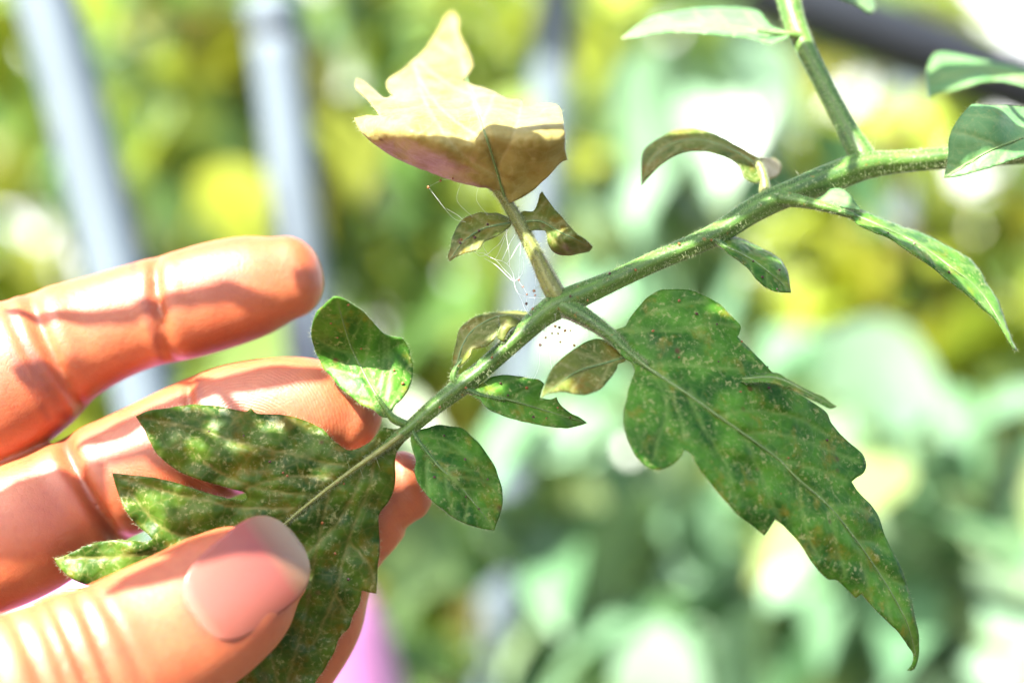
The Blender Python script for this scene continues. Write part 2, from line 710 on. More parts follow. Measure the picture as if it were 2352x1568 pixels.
def tube_part(name, pr, mat, root, parent=None, n=10, ridge=0.0, nr=5):
    v, f, a = tube_pts(pr, n, ridge, nr)
    return mesh_part(name, v, f, mat, root, parent, attrs={'around': a})


M['rib'] = stem_mat('midrib', (0.050, 0.105, 0.022), (0.095, 0.155, 0.040))


def px_path(pts, step=10):
    """smooth (px, py, d_mm, r_px) -> list of (world point, radius m)"""
    a = np.array(pts, float)
    out = []
    seg = np.linalg.norm(np.diff(a[:, :2], axis=0), axis=1)
    cum = np.concatenate([[0], np.cumsum(seg)])
    n = max(3, int(cum[-1] / step))
    m = len(a)
    # catmull in 4-D, chord parameter
    tang = np.zeros_like(a)
    for i in range(m):
        i0, i1 = max(0, i - 1), min(m - 1, i + 1)
        tang[i] = (a[i1] - a[i0]) / max(1e-6, cum[i1] - cum[i0])
    for s in np.linspace(0, cum[-1], n):
        i = min(max(np.searchsorted(cum, s) - 1, 0), m - 2)
        L = cum[i + 1] - cum[i]
        u = (s - cum[i]) / L
        h00 = 2 * u**3 - 3 * u**2 + 1
        h10 = u**3 - 2 * u**2 + u
        h01 = -2 * u**3 + 3 * u**2
        h11 = u**3 - u**2
        v = h00 * a[i] + h10 * L * tang[i] + h01 * a[i + 1] + h11 * L * tang[i + 1]
        out.append(v)
    return np.array(out)


def stem(pts, root, mat, name='stem', n=14, ridge=0.07, hairs=900, hair_len=(0.0003, 0.00085), seed=1, long_hairs=12):
    v = px_path(pts, 6)
    v[:, 3] *= 0.88
    pr = [(P(a, b, mm(d)), r * K * (D0 + mm(d)) / D0) for a, b, d, r in v]
    o = tube_part(name, pr, mat, root, None, n, ridge, 4)
    if hairs:
        nr = np.random.default_rng(seed)
        hv, hf = [], []
        for k in range(hairs + long_hairs):
            i = nr.integers(0, len(pr) - 1)
            u = nr.uniform()
            p = pr[i][0].lerp(pr[i + 1][0], u)
            r = pr[i][1]
            t = (pr[i + 1][0] - pr[i][0]).normalized()
            a = t.orthogonal().normalized()
            b = t.cross(a)
            th = nr.uniform(0, 6.283)
            nn = a * math.cos(th) + b * math.sin(th)
            dr = (nn + Vector(nr.normal(0, 0.3, 3))).normalized()
            if k < hairs:
                hair(hv, hf, p + nn * r * 0.97, dr, nr.uniform(*hair_len), 0.000028)
            else:
                L = nr.uniform(0.0012, 0.0028)
                hair(hv, hf, p + nn * r * 0.97, dr, L, 0.00003, nr.uniform(-0.8, 0.8))
        h = mesh_part('stem_hair', hv, hf, M['hair'], root, o, smooth=False)
        h['kind'] = 'stuff'
    return o


# ================================================================== SETTING
def ground():
    n = 60
    vs_, fs = [], []
    for j in range(n + 1):
        for i in range(n + 1):
            x = (i / n - 0.5) * 2
            y = (j / n - 0.5) * 2
            x = math.copysign(abs(x) ** 2.2, x) * 60
            y = math.copysign(abs(y) ** 2.2, y) * 60
            z = -0.02 + 0.012 * math.sin(x * 9 + 1.3 * math.cos(y * 7)) * math.cos(y * 8) if abs(x) < 4 and abs(y) < 4 else -0.02
            vs_.append((x, y, z))
    for j in range(n):
        for i in range(n):
            a = j * (n + 1) + i
            fs.append((a, a + 1, a + n + 2, a + n + 1))
    o = new_mesh_obj('ground', vs_, fs, M['soil'])
    o['kind'] = 'structure'


ground()


def film_wall():
    w = empty('plastic_wall', (0.6, 3.2, 0), 'bright white plastic film wall behind the blurred plants', 'wall')
    vs_, fs = [], []
    nx, nz = 80, 6
    for j in range(nz + 1):
        for i in range(nx + 1):
            x = -3.4 + 8 * i / nx
            vs_.append((x, 3.2 + 0.012 * math.sin(i * 1.1) * math.sin(j * 0.9 + 0.4), -0.02 + 2.4 * j / nz))
    for j in range(nz):
        for i in range(nx):
            a = j * (nx + 1) + i
            fs.append((a, a + 1, a + nx + 2, a + nx + 1))
    o = mesh_part('film', vs_, fs, M['film'], w)
    s = o.modifiers.new('thickness', 'SOLIDIFY')
    s.thickness = 0.003
    for x in (-3.2, -1.2, 0.8, 2.8, 4.4):
        pr = [(Vector((x, 3.24, z)), 0.02) for z in (-0.05, 1.0, 2.42)]
        tube_part('post', pr, M['pipe'], w, None, 10)


film_wall()


def rail():
    d = 0.55
    a = P(-330, -810, d)
    b = P(2760, 355, d)
    root = empty('grey_rail', (b.x, d, 0), 'dark slate grey rail running diagonally behind the top of the plant', 'rail')
    t = (b - a).normalized()
    up = Vector((0, 1, 0)).cross(t).normalized()
    if up.z < 0:
        up = -up
    hw, hd = 0.0145, 0.012
    bm = bmesh.new()
    vs_ = []
    for p in (a, b):
        for s1, s2 in ((-1, -1), (1, -1), (1, 1), (-1, 1)):
            vs_.append(bm.verts.new(p + up * hw * s1 + Vector((0, 1, 0)) * hd * s2))
    for f in ((0, 1, 2, 3), (7, 6, 5, 4), (0, 4, 5, 1), (1, 5, 6, 2), (2, 6, 7, 3), (3, 7, 4, 0)):
        bm.faces.new([vs_[i] for i in f])
    bmesh.ops.recalc_face_normals(bm, faces=bm.faces)
    bmesh.ops.bevel(bm, geom=list(bm.edges), offset=0.004, segments=2, affect='EDGES')
    bm.verts.index_update()
    mesh_part('beam', [v.co.copy() for v in bm.verts], [[v.index for v in f.verts] for f in bm.faces], M['rail'], root)
    bm.free()
    for p in (a, b):
        pr = [(Vector((p.x, d + 0.001, z)), 0.009) for z in (-0.04, p.z * 0.5, p.z)]
        tube_part('post', pr, M['rail'], root, None, 12)


rail()


def bucket():
    YB = 0.36
    c = P(455, 1700, YB)
    root = empty('bucket', (c.x, YB, -0.02), 'upturned pink plastic bucket standing on the soil behind the hand', 'bucket')
    prof = [(0.0, 0.341), (0.046, 0.339), (0.060, 0.331), (0.068, 0.318), (0.082, 0.265), (0.106, 0.06), (0.112, 0.035), (0.120, 0.033), (0.121, 0.0), (0.116, 0.0)]
    n = 40
    vs_, fs = [], []
    for r, z in prof:
        for k in range(n):
            a = 2 * math.pi * k / n
            vs_.append(Vector((c.x + r * math.cos(a), YB + r * math.sin(a), z - 0.02)))
    for i in range(len(prof) - 1):
        for k in range(n):
            a, b = i * n + k, i * n + (k + 1) % n
            fs.append((a, a + n, b + n, b))
    mesh_part('shell', vs_, fs, M['pink'], root)
    pr = []
    for k in range(15):
        t = math.pi * (k / 14)
        pr.append((Vector((c.x + 0.115 * math.cos(t), YB - 0.120 - 0.006 * math.sin(t), 0.035 - 0.045 * math.sin(t) * 0.3)), 0.003))
    tube_part('handle', pr, M['film'], root, None, 8)


bucket()


def stake(pxa, pxb, d, r_px, label, tilt=0.0, cap=True):
    a = P(pxa[0], pxa[1], d)
    b = P(pxb[0], pxb[1], d)
    r = r_px * K * (D0 + d) / D0
    t = (b - a)
    g = a + t * ((a.z + 0.06) / (a.z - b.z))       # into the soil
    root = empty('stake', (g.x, d, -0.02), label, 'stake', 'pale plastic stakes behind the plant')
    top = a
    pr = []
    for u in np.linspace(0, 1, 40):
        p = top.lerp(g, float(u))
        p.x += 0.003 * math.sin(u * 9)
        pr.append((p, r * (1 + 0.015 * math.sin(u * 80))))
    tube_part('tube', pr, M['pipe'], root, None, 20)
    if cap:
        tt = (top - g).normalized()
        tube_part('cap', [(top - tt * 0.006, r * 1.12), (top + tt * 0.004, r * 1.12), (top + tt * 0.008, r * 0.9), (top + tt * 0.010, r * 0.3)], M['pipe'], root, None, 20)


stake((-18, -420), (243, 600), 0.30, 68, 'pale plastic stake leaning beside the raised finger, tallest and most tilted')
stake((626, 45), (690, 780), 0.40, 56, 'pale plastic stake whose capped top shows above the fingertip')
stake((1290, -300), (1185, 1100), 0.60, 46, 'pale plastic stake behind the yellow leaf and the stem fork')
stake((2090, 170), (2010, 900), 0.78, 40, 'pale plastic stake behind the fork of the green stem below the grey rail')


# ---------------------------------------------------------------- background plants
def leaf_template():
    pts, fs = [], []
    prof = [0.06, 0.42, 0.5, 0.40, 0.20, 0.02]
    for i, w in enumerate(prof):
        t = i / (len(prof) - 1)
        for s in (-1, 0, 1):
            pts.append((s * w * 0.62, t, 0.14 * abs(s) * w - 0.28 * t * t))
    for i in range(len(prof) - 1):
        for k in range(2):
            a = i * 3 + k
            fs.append((a, a + 1, a + 4, a + 3))
    return np.array(pts), np.array(fs)


LT_V, LT_F = leaf_template()


def leaves_mesh(centres, sizes, seed, face=None, tints=None):
    r = np.random.default_rng(seed)
    V, F, T = [], [], []
    for i, (c, s) in enumerate(zip(centres, sizes)):
        yaw = r.uniform(-math.pi, math.pi)
        pitch = r.normal(-0.5, 0.45)
        roll = r.normal(0, 0.5)
        Rm = np.array(Matrix.Rotation(yaw, 3, 'Z') @ Matrix.Rotation(pitch, 3, 'X') @ Matrix.Rotation(roll, 3, 'Y'))
        v = (LT_V * s) @ Rm.T + np.array(c)
        F.append(LT_F + len(V) * len(LT_V))
        V.append(v)
        tt = r.uniform() if tints is None else tints[i]
        T += [tt] * len(LT_V)
    return np.concatenate(V), np.concatenate(F), T


def back_plant(x, y, top, n, mat, seed, size=(0.036, 0.075), spread=0.11, label='', low=0.08):
    r = np.random.default_rng(seed)
    root = empty('tomato_plant', (x, y, -0.02), label, 'tomato plant', 'blurred tomato plants in the background')
    pr = []
    for u in np.linspace(0, 1, 12):
        pr.append((Vector((x + 0.012 * math.sin(u * 5 + seed), y + 0.012 * math.cos(u * 4 + seed), -0.05 + (top + 0.03) * u)), 0.006 * (1.05 - 0.7 * u)))
    tube_part('stem', pr, M['stem'], root, None, 8, 0)
    cs, ss, hv, hf = [], [], [], []
    nb = max(6, n // 9)
    V, F = [], []
    for k in range(nb):
        z = low + (top - low) * (k + 0.5) / nb
        a = k * 2.4 + r.uniform(-0.4, 0.4)
        L = spread * r.uniform(0.6, 1.15) * (1.1 - 0.45 * (z / top))
        tip = np.array([x + L * math.cos(a), y + L * math.sin(a), z + r.uniform(-0.01, 0.05)])
        base = np.array([x, y, z - 0.02])
        mid = (tip + base) / 2 + np.array([0, 0, 0.02])
        v, f, _ = tube_pts([(Vector(base), 0.0022), (Vector(mid), 0.0018), (Vector(tip), 0.001)], 5)
        F += [tuple(i + len(V) for i in q) for q in f]
        V += v
        m = n // nb
        for j in range(m):
            u = 0.3 + 0.75 * (j + 0.5) / m
            b = base * (1 - u) ** 2 + 2 * mid * u * (1 - u) + tip * u * u
            cs.append(b + r.normal(0, 0.012, 3))
            ss.append(r.uniform(*size))
    mesh_part('branch', V, F, M['stem'], root)
    v, f, t = leaves_mesh(cs, ss, seed)
    o = mesh_part('foliage', v, f, mat, root, attrs={'tint': t})
    o['kind'] = 'stuff'
    return root


GL = 'far blurred bushy green tomato plant in the rows behind the stakes'
YL = 'far blurred yellowing tomato plant in the rows in front of the white film'
ML = 'far blurred pale tomato plant in the rows in front of the white film'
BP = [(-0.34, 0.62, 0.62, 'back_yellow', 'blurred lime leaved tomato plant between the leaning stake and the capped stake'),
      (-0.20, 0.78, 0.60, 'back_leaf', 'blurred dark green tomato plant with brown leaves behind the capped stake'),
      (-0.075, 0.70, 0.66, 'back_leaf', 'blurred green tomato plant right behind the dry yellow leaf'),
      (0.08, 0.60, 0.52, 'back_mint', 'blurred pale green tomato plant behind the arching withered leaf'),
      (0.22, 0.74, 0.52, 'back_yellow', 'blurred lime leaved tomato plant behind the upright green stem'),
      (0.34, 0.62, 0.50, 'back_mint', 'blurred pale green tomato plant behind the long narrow leaflet'),
      (0.26, 0.86, 0.56, 'back_leaf', GL), (0.40, 0.80, 0.54, 'back_leaf', GL),
      (0.16, 0.52, 0.40, 'back_mint', 'blurred pale green tomato plant behind the large drooping leaf'),
      (-0.45, 0.95, 0.75, 'back_leaf', GL), (0.0, 1.0, 0.72, 'back_yellow', YL), (0.45, 0.95, 0.50, 'back_leaf', GL),
      (-0.24, 1.15, 0.75, 'back_mint', ML), (0.26, 1.2, 0.55, 'back_leaf', GL),
      (-0.42, 0.55, 0.60, 'back_mint', 'blurred pale green tomato plant beside the leaning stake, away from the capped stake'),
      (-0.13, 0.64, 0.58, 'back_leaf', 'blurred green tomato plant behind the raised fingertip'),
      (-0.30, 0.62, 0.42, 'back_yellow', 'blurred low lime leaved tomato plant behind the knuckles of the hand'),
      (0.06, 0.50, 0.37, 'back_mint', 'blurred low pale green tomato plant between the pink bucket and the drooping leaf'),
      (0.15, 0.44, 0.335, 'back_mint', 'blurred low pale green tomato plant below the tip of the drooping leaf'),
      (0.26, 0.50, 0.345, 'back_mint', 'blurred low pale tomato plant below the long narrow leaflet, beyond the drooping tip'),
      (-0.60, 1.3, 0.8, 'back_yellow', YL), (0.62, 1.35, 0.5, 'back_mint', ML), (0.10, 1.5, 0.75, 'back_leaf', GL), (-0.35, 1.6, 0.9, 'back_leaf', GL)]
for i, (x, y, top, mt, lb) in enumerate(BP):
    back_plant(x, y, top, 150, M[mt], 100 + i, label=lb)


def hedge():
    r = np.random.default_rng(5)
    n = 3200
    c = np.stack([r.uniform(-1.7, 1.5, n), r.uniform(1.9, 2.5, n), r.uniform(-0.02, 0.72, n)], 1)
    c[:, 2] *= np.where(c[:, 0] > 0.52, 0.98, 1.35)
    v, f, t = leaves_mesh(c, r.uniform(0.09, 0.16, n), 77)
    o = new_mesh_obj('ground_foliage', v, f, M['back_leaf'])
    at = o.data.attributes.new('tint', 'FLOAT', 'POINT')
    at.data.foreach_set('value', np.asarray(t, np.float32))
    o['kind'] = 'stuff'
    tag(o, 'far blurred mass of green leaves in front of the white film', 'foliage')


hedge()

# ================================================================== THE TOMATO PLANT IN HAND
base = P(2790, 2000, 0.03)
plant = empty('tomato_plant', (base.x, 0.03, -0.02), 'tomato plant with speckled mite-damaged leaves, its branch held by the hand', 'tomato plant')

# main stalk outside the frame, down to the soil
pr = []
for u in np.linspace(0, 1, 26):
    z = -0.05 + (0.60 + 0.05) * u
    pr.append((Vector((base.x + 0.01 * math.sin(u * 6) - 0.02 * u, 0.03 + 0.012 * math.sin(u * 4), z)), 0.0055 * (1.1 - 0.45 * u)))
tube_part('stalk', pr, M['stem'], plant, None, 14, 0.05, 5)

stem([(2760, 300, 28, 40), (2500, 330, 20, 34), (2320, 350, 15, 30), (2180, 362, 12, 27), (2060, 372, 12, 28), (1990, 380, 11, 34), (1930, 400, 10, 36), (1830, 438, 8, 32), (1740, 478, 6, 31),
      (1640, 540, 4, 27), (1500, 602, 2, 25), (1400, 648, 1, 26), (1290, 697, 0, 33), (1245, 725, 0, 29), (1190, 775, -0.5, 25),
      (1110, 846, -0.5, 23), (1060, 886, -0.5, 24), (1000, 932, -0.5, 21), (940, 984, -0.5, 18), (905, 1010, -0.4, 13), (880, 1030, -0.4, 9), (840, 1058, -0.6, 6)],
     plant, M['stem'], n=24, ridge=0.09, hairs=9000, seed=11, long_hairs=60)
stem([(925, 996, -1.0, 8), (880, 1030, -1.2, 7), (800, 1086, -1.4, 5.5), (690, 1172, -1.6, 4), (620, 1235, -1.2, 3)], plant, M['stem_ochre'], name='midrib', hairs=500, seed=41, long_hairs=10, n=10)
stem([(1780, -420, 34, 32), (1790, -180, 28, 32), (1806, -30, 24, 31), (1832, 70, 21, 27), (1880, 170, 18, 24), (1940, 285, 14, 25), (1978, 352, 12, 32), (2000, 385, 11, 26)], plant, M['stem'], hairs=2000, seed=12, long_hairs=12)
stem([(1292, 700, 0.2, 26), (1268, 660, 0.3, 25), (1238, 600, 0.8, 20), (1210, 545, 1.2, 18), (1180, 490, 1.5, 16), (1150, 445, 1.0, 13), (1120, 415, 0, 9)], plant, M['stem_ochre'], hairs=2000, seed=13, long_hairs=10)
stem([(1290, 700, -0.5, 28), (1345, 730, -1.5, 23), (1400, 768, -3, 17), (1434, 800, -4, 12), (1484, 841, -5.6, 8)], plant, M['stem'], hairs=1600, seed=14, long_hairs=6)
# small stalks
stem([(1752, 478, 7, 20), (1757, 440, 9, 15), (1752, 400, 10, 12), (1738, 368, 11, 9)], plant, M['stem_ochre'], hairs=160, seed=15, long_hairs=2)
stem([(1790, 455, 6, 22), (1840, 463, 5, 16), (1900, 477, 4, 12), (1960, 496, 4, 8)], plant, M['stem'], hairs=250, seed=16, long_hairs=4)
stem([(1055, 890, -0.5, 12), (1042, 868, -0.8, 10), (1048, 845, -1, 7), (1070, 815, -1, 4)], plant, M['stem'], hairs=120, seed=17, long_hairs=2)
stem([(1055, 888, -0.6, 12), (1078, 896, -1.0, 9), (1100, 906, -1.2, 6), (1160, 918, -1.2, 4)], plant, M['stem'], hairs=120, seed=18, long_hairs=3)
stem([(935, 975, -0.5, 10), (905, 962, -1.0, 11), (890, 945, -1.4, 8), (862, 904, -1.8, 5)], plant, M['stem'], hairs=120, seed=19, long_hairs=2)
stem([(950, 975, -0.6, 8), (948, 990, -1.0, 6), (967, 1021, -1.2, 5), (1008, 1071, -1.4, 4)], plant, M['stem'], hairs=80, seed=20, long_hairs=2)
stem([(1845, 90, 20, 16), (1825, 80, 19, 11), (1800, 78, 19, 8), (1740, 70, 20, 5)], plant, M['stem'], hairs=60, seed=21, long_hairs=2)
stem([(1630, 545, 3.5, 16), (1650, 556, 3, 11), (1690, 585, 2, 5)], plant, M['stem'], hairs=60, seed=22, long_hairs=2)

# ---- held leaf with its lobes
make_leaf([(905, 985), (880, 983), (868, 995), (850, 1014), (826, 1028), (800, 1034), (770, 1015), (740, 985), (690, 962), (640, 952), (590, 949), (576, 937), (563, 946), (500, 933), (440, 930), (380, 938), (345, 942), (312, 955),
           (330, 985), (345, 1015), (365, 1045), (400, 1075), (450, 1098), (500, 1113), (540, 1124), (562, 1130), (568, 1142), (558, 1149), (520, 1143), (470, 1130), (410, 1110), (360, 1098), (300, 1090), (258, 1087),
           (268, 1120), (285, 1165), (310, 1200), (340, 1226), (350, 1238), (330, 1244), (280, 1240), (230, 1243), (190, 1256), (150, 1275), (125, 1282), (140, 1305), (165, 1328), (195, 1340), (250, 1352),
           (330, 1400), (400, 1470), (470, 1560), (510, 1660), (530, 1780), (600, 1720), (680, 1640), (725, 1565), (763, 1505), (780, 1463), (801, 1440), (812, 1410), (826, 1384), (831, 1355), (850, 1360), (865, 1362), (866, 1327),
           (868, 1290), (872, 1263), (870, 1218), (869, 1188), (876, 1172), (899, 1138), (908, 1101), (907, 1065), (910, 1040), (925, 1018), (945, 1000), (938, 985)],
          [(930, 985, -0.4), (800, 1086, -0.9), (690, 1170, -1.2), (312, 955, -2.5), (440, 935, 0.5), (460, 1010, -2.2), (640, 955, 1.2), (600, 1050, -1.8), (740, 990, 1.0), (430, 1090, -2.0), (258, 1087, -2.5), (400, 1150, -2.2), (560, 1140, -1.6),
           (125, 1282, -3.5), (300, 1290, -3.2), (190, 1335, -3.5), (450, 1300, -1.8), (600, 1260, -0.6), (500, 1600, 1.0), (660, 1640, 2.0), (640, 1450, 0.8), (760, 1400, 0.6), (865, 1360, 1.6), (868, 1200, 2.2), (905, 1070, 1.0), (800, 1250, 0.6), (740, 1300, 0.2), (780, 1460, 2.2)],
          M['leaf_olive'], plant, mid=[(930, 990), (880, 1030), (800, 1086), (690, 1172), (620, 1250), (580, 1400), (560, 1600)], nside=3,
          veins=[[(820, 1072), (740, 1060), (660, 1040), (560, 1020), (450, 985), (330, 960)], [(735, 1138), (650, 1130), (560, 1110), (470, 1065)], [(700, 1165), (560, 1165), (430, 1140), (320, 1110), (262, 1090)],
                 [(690, 1175), (500, 1230), (380, 1215), (300, 1130)], [(450, 1260), (300, 1275), (220, 1280), (130, 1283)], [(760, 1115), (740, 1200), (720, 1300), (700, 1420), (660, 1560)], [(860, 1045), (850, 1110), (800, 1240), (770, 1360), (720, 1480)],
                 [(800, 1240), (850, 1300), (862, 1355)], [(770, 1360), (800, 1420)]],
          h=6.5, pucker=0.7, relief=0.5, rib=False)
# scrap of a lobe behind the thumb knuckle
make_leaf([(75, 1386), (110, 1366), (150, 1352), (180, 1350), (230, 1352), (260, 1380), (180, 1400), (110, 1400)], [(75, 1386, 2), (260, 1360, -1), (180, 1400, 0)], M['leaf_plain'], plant, mid=[(250, 1366), (80, 1386)], nside=2, rib=False)

# ---- leaflet beside the fingertip
make_leaf([(774, 681), (812, 699), (841, 722), (865, 749), (888, 769), (912, 774), (926, 778), (938, 801), (944, 822), (948, 845), (945, 875), (935, 901), (920, 919), (908, 928), (900, 941), (895, 956), (880, 958), (853, 939), (830, 930), (806, 910), (783, 892), (762, 866), (745, 848), (730, 819), (721, 796), (715, 772), (717, 746), (727, 717), (742, 702), (756, 690)],
          [(890, 950, -1.4), (862, 904, -0.3), (835, 850, 1.6), (818, 812, 2.2), (800, 775, -0.6), (774, 683, -7.5), (715, 772, -0.2), (728, 710, -5.0), (780, 890, 0.9), (730, 815, 2.4), (900, 880, 0.2), (945, 860, 2.2), (925, 785, 2.0), (870, 755, -1.2)],
          M['leaf'], plant, mid=[(893, 951), (862, 904), (830, 845), (806, 796), (789, 743), (775, 690)], nside=4, veins=[[(880, 930), (890, 880), (893, 820), (890, 780)], [(893, 940), (920, 890), (935, 840)]], pucker=0.3)
# ---- curled leaflet left of the fork
make_leaf([(1042, 868), (1041, 822), (1048, 790), (1055, 758), (1079, 734), (1108, 722), (1146, 717), (1187, 715), (1222, 719), (1217, 732), (1200, 734), (1175, 727), (1150, 729), (1147, 746), (1140, 769), (1123, 790), (1099, 799), (1085, 804), (1082, 816), (1070, 831), (1057, 842), (1050, 858)],
          [(1045, 860, -0.8), (1048, 790, 0.5), (1085, 770, 0.0), (1140, 740, -0.5), (1080, 735, 2.5), (1150, 718, 3.0), (1220, 722, 3.0), (1125, 788, -2.2), (1085, 804, -2.0), (1148, 746, -2.0)], M['leaf_brown'], plant, mid=[(1046, 862), (1060, 800), (1090, 755), (1150, 725), (1215, 724)], nside=4, pucker=0.25, h=4.5)
make_leaf([(1147, 728), (1170, 725), (1192, 732), (1207, 744), (1195, 748), (1176, 753), (1165, 765), (1158, 786), (1147, 780), (1141, 770), (1148, 748)],
          [(1147, 730, -0.5), (1207, 744, 1.5), (1160, 784, -1.8), (1145, 775, -2.4), (1170, 740, -2.6)], M['leaf_brown'], plant, mid=[(1150, 772), (1160, 745), (1200, 742)], nside=2, pucker=0.2, h=4.5, rib=False)
# ---- leaflet right of the held stem
make_leaf([(1066, 892), (1082, 895), (1099, 886), (1111, 878), (1129, 866), (1152, 862), (1187, 863), (1216, 869), (1237, 872), (1250, 882), (1244, 897), (1240, 913), (1262, 917), (1278, 912), (1284, 925), (1304, 945), (1328, 957), (1347, 970), (1328, 977), (1304, 982), (1269, 980), (1231, 973), (1202, 967), (1164, 957), (1128, 942), (1111, 930), (1102, 918), (1088, 910)],
          [(1070, 898, -0.9), (1110, 908, -1.2), (1180, 864, 1.2), (1250, 884, 1.8), (1230, 935, 0.3), (1280, 915, 2.0), (1347, 970, 2.0), (1200, 967, -2.6), (1130, 940, -2.2), (1290, 980, -1.4), (1180, 915, -0.4)], M['leaf'], plant, mid=[(1075, 899), (1100, 906), (1160, 916), (1230, 936), (1340, 969)], nside=4, pucker=0.35, h=5)
# ---- round leaflet under the held stem
make_leaf([(946, 996), (959, 989), (982, 982), (1008, 976), (1027, 978), (1061, 984), (1084, 1003), (1103, 1021), (1122, 1048), (1137, 1074), (1148, 1105), (1154, 1138), (1150, 1176), (1140, 1203), (1135, 1218), (1118, 1215), (1080, 1206), (1046, 1191), (1020, 1172), (993, 1150), (974, 1127), (959, 1105), (952, 1078), (955, 1055), (948, 1033), (944, 1010)],
          [(950, 1000, -1.0), (1008, 1071, -1.6), (1046, 1105, -1.6), (1135, 1218, -0.4), (1030, 980, 2.2), (1110, 1030, 2.2), (1150, 1120, 2.0), (955, 1080, -3.2), (1000, 1155, -3.6), (1080, 1205, -2.6), (1100, 1100, 0.3)],
          M['leaf'], plant, mid=[(951, 998), (967, 1021), (1008, 1071), (1046, 1105), (1103, 1172), (1134, 1216)], nside=4, veins=[[(953, 999), (990, 1003), (1027, 1014), (1061, 1040), (1100, 1085), (1140, 1130)], [(1040, 1095), (1090, 1100), (1140, 1115)], [(985, 1045), (978, 1090), (985, 1130)]], pucker=0.5)
# ---- small leaflet by the drooping leaf
make_leaf([(1438, 812), (1408, 797), (1393, 784), (1370, 779), (1347, 785), (1323, 800), (1300, 817), (1279, 835), (1264, 853), (1256, 873), (1247, 896), (1244, 914), (1264, 902), (1294, 899), (1323, 905), (1352, 904), (1382, 891), (1402, 867), (1417, 847), (1421, 835), (1436, 828)],
          [(1436, 820, -4), (1390, 830, -5.5), (1320, 850, -8.5), (1244, 914, -14), (1370, 780, -3.2), (1300, 817, -7), (1350, 904, -10.0), (1400, 870, -8)], M['leaf_brown'], plant, mid=[(1434, 822), (1390, 834), (1320, 856), (1250, 908)], nside=3, pucker=0.25, h=5)
# ---- large drooping leaf
make_leaf([(1395, 762), (1434, 750), (1446, 732), (1464, 709), (1484, 686), (1511, 669), (1537, 665), (1575, 665), (1601, 672), (1631, 686), (1654, 700), (1672, 718), (1686, 732), (1701, 747), (1700, 762), (1693, 774), (1704, 785), (1727, 806), (1748, 829), (1770, 852), (1800, 878), (1829, 902), (1865, 924), (1897, 947), (1910, 974), (1933, 1001), (1964, 1028), (1982, 1046), (1989, 1069), (1982, 1087), (1964, 1098), (1955, 1106),
           (1969, 1127), (1991, 1150), (2009, 1172), (2021, 1195), (2032, 1231), (2050, 1267), (2068, 1303), (2081, 1339), (2093, 1380), (2100, 1416), (2109, 1452), (2111, 1488), (2107, 1518), (2097, 1536), (2084, 1538), (2096, 1522), (2098, 1502), (2086, 1484), (2064, 1452), (2032, 1420), (2005, 1393), (1978, 1362), (1966, 1372), (1946, 1353), (1919, 1330), (1899, 1328), (1865, 1290), (1838, 1249), (1806, 1213), (1779, 1190), (1766, 1213), (1755, 1229), (1725, 1204), (1694, 1181), (1667, 1150), (1635, 1114), (1604, 1073), (1586, 1042), (1572, 1033), (1563, 1051), (1536, 1073), (1509, 1079), (1482, 1069), (1455, 1037), (1437, 992), (1434, 951), (1441, 906), (1450, 875), (1458, 852), (1450, 832), (1437, 823), (1410, 795)],
          [(1402, 768, -3), (1484, 841, -6), (1575, 902, -8), (1704, 993, -8), (1829, 1096, -6), (1964, 1236, -4), (2081, 1425, -1), (2090, 1538, 2), (1575, 667, 1.5), (1500, 690, 0.5), (1695, 752, 0.5), (1560, 760, -3), (1750, 835, -2.0), (1900, 950, 0.5), (1988, 1065, 1), (2030, 1230, 0.5), (2100, 1420, 0.5), (1440, 950, -13), (1500, 1075, -14), (1572, 1035, -12), (1640, 1115, -12), (1755, 1225, -9), (1865, 1290, -7), (1965, 1370, -4), (1800, 930, -3.5)],
          M['leaf'], plant, mid=[(1402, 766), (1434, 800), (1484, 841), (1522, 867), (1575, 902), (1645, 952), (1704, 993), (1784, 1051), (1829, 1096), (1901, 1159), (1964, 1236), (2032, 1335), (2081, 1425), (2104, 1505)], nside=0,
          veins=[[(1400, 770), (1446, 760), (1500, 759), (1560, 759), (1640, 745), (1695, 752)], [(1440, 757), (1490, 722), (1560, 702), (1620, 692)], [(1590, 758), (1630, 785), (1660, 800)], [(1484, 841), (1560, 838), (1620, 843), (1700, 850)], [(1500, 858), (1522, 900), (1530, 950), (1510, 1010), (1500, 1055)], [(1522, 870), (1560, 950), (1570, 1010)],
                 [(1575, 905), (1620, 990), (1660, 1050), (1690, 1140)], [(1645, 952), (1740, 945), (1830, 960), (1900, 1000)], [(1704, 993), (1800, 1000), (1890, 1030), (1970, 1060)], [(1704, 995), (1740, 1070), (1770, 1150), (1790, 1190)], [(1784, 1051), (1880, 1080), (1945, 1105)], [(1829, 1096), (1840, 1170), (1860, 1240), (1880, 1280)], [(1901, 1159), (1960, 1165), (2010, 1185)], [(1901, 1159), (1920, 1240), (1940, 1320)], [(1964, 1236), (2010, 1250), (2040, 1270)], [(1964, 1236), (1985, 1310), (2000, 1370)], [(2010, 1300), (2050, 1330), (2075, 1345)], [(2032, 1335), (2040, 1400), (2050, 1430)]],
          h=7, pucker=0.7, relief=0.5, vein_w=3.8)
# its curled lobe
make_leaf([(1700, 860), (1712, 866), (1739, 861), (1784, 858), (1811, 873), (1851, 895), (1888, 911), (1921, 933), (1910, 937), (1874, 921), (1842, 906), (1811, 891), (1775, 880), (1745, 877), (1714, 880), (1695, 876)],
          [(1700, 868, -4), (1784, 860, -6), (1921, 934, -9), (1775, 880, -8)], M['leaf'], plant, mid=[(1705, 870), (1784, 868), (1851, 899), (1915, 934)], nside=0, pucker=0.1, h=5)
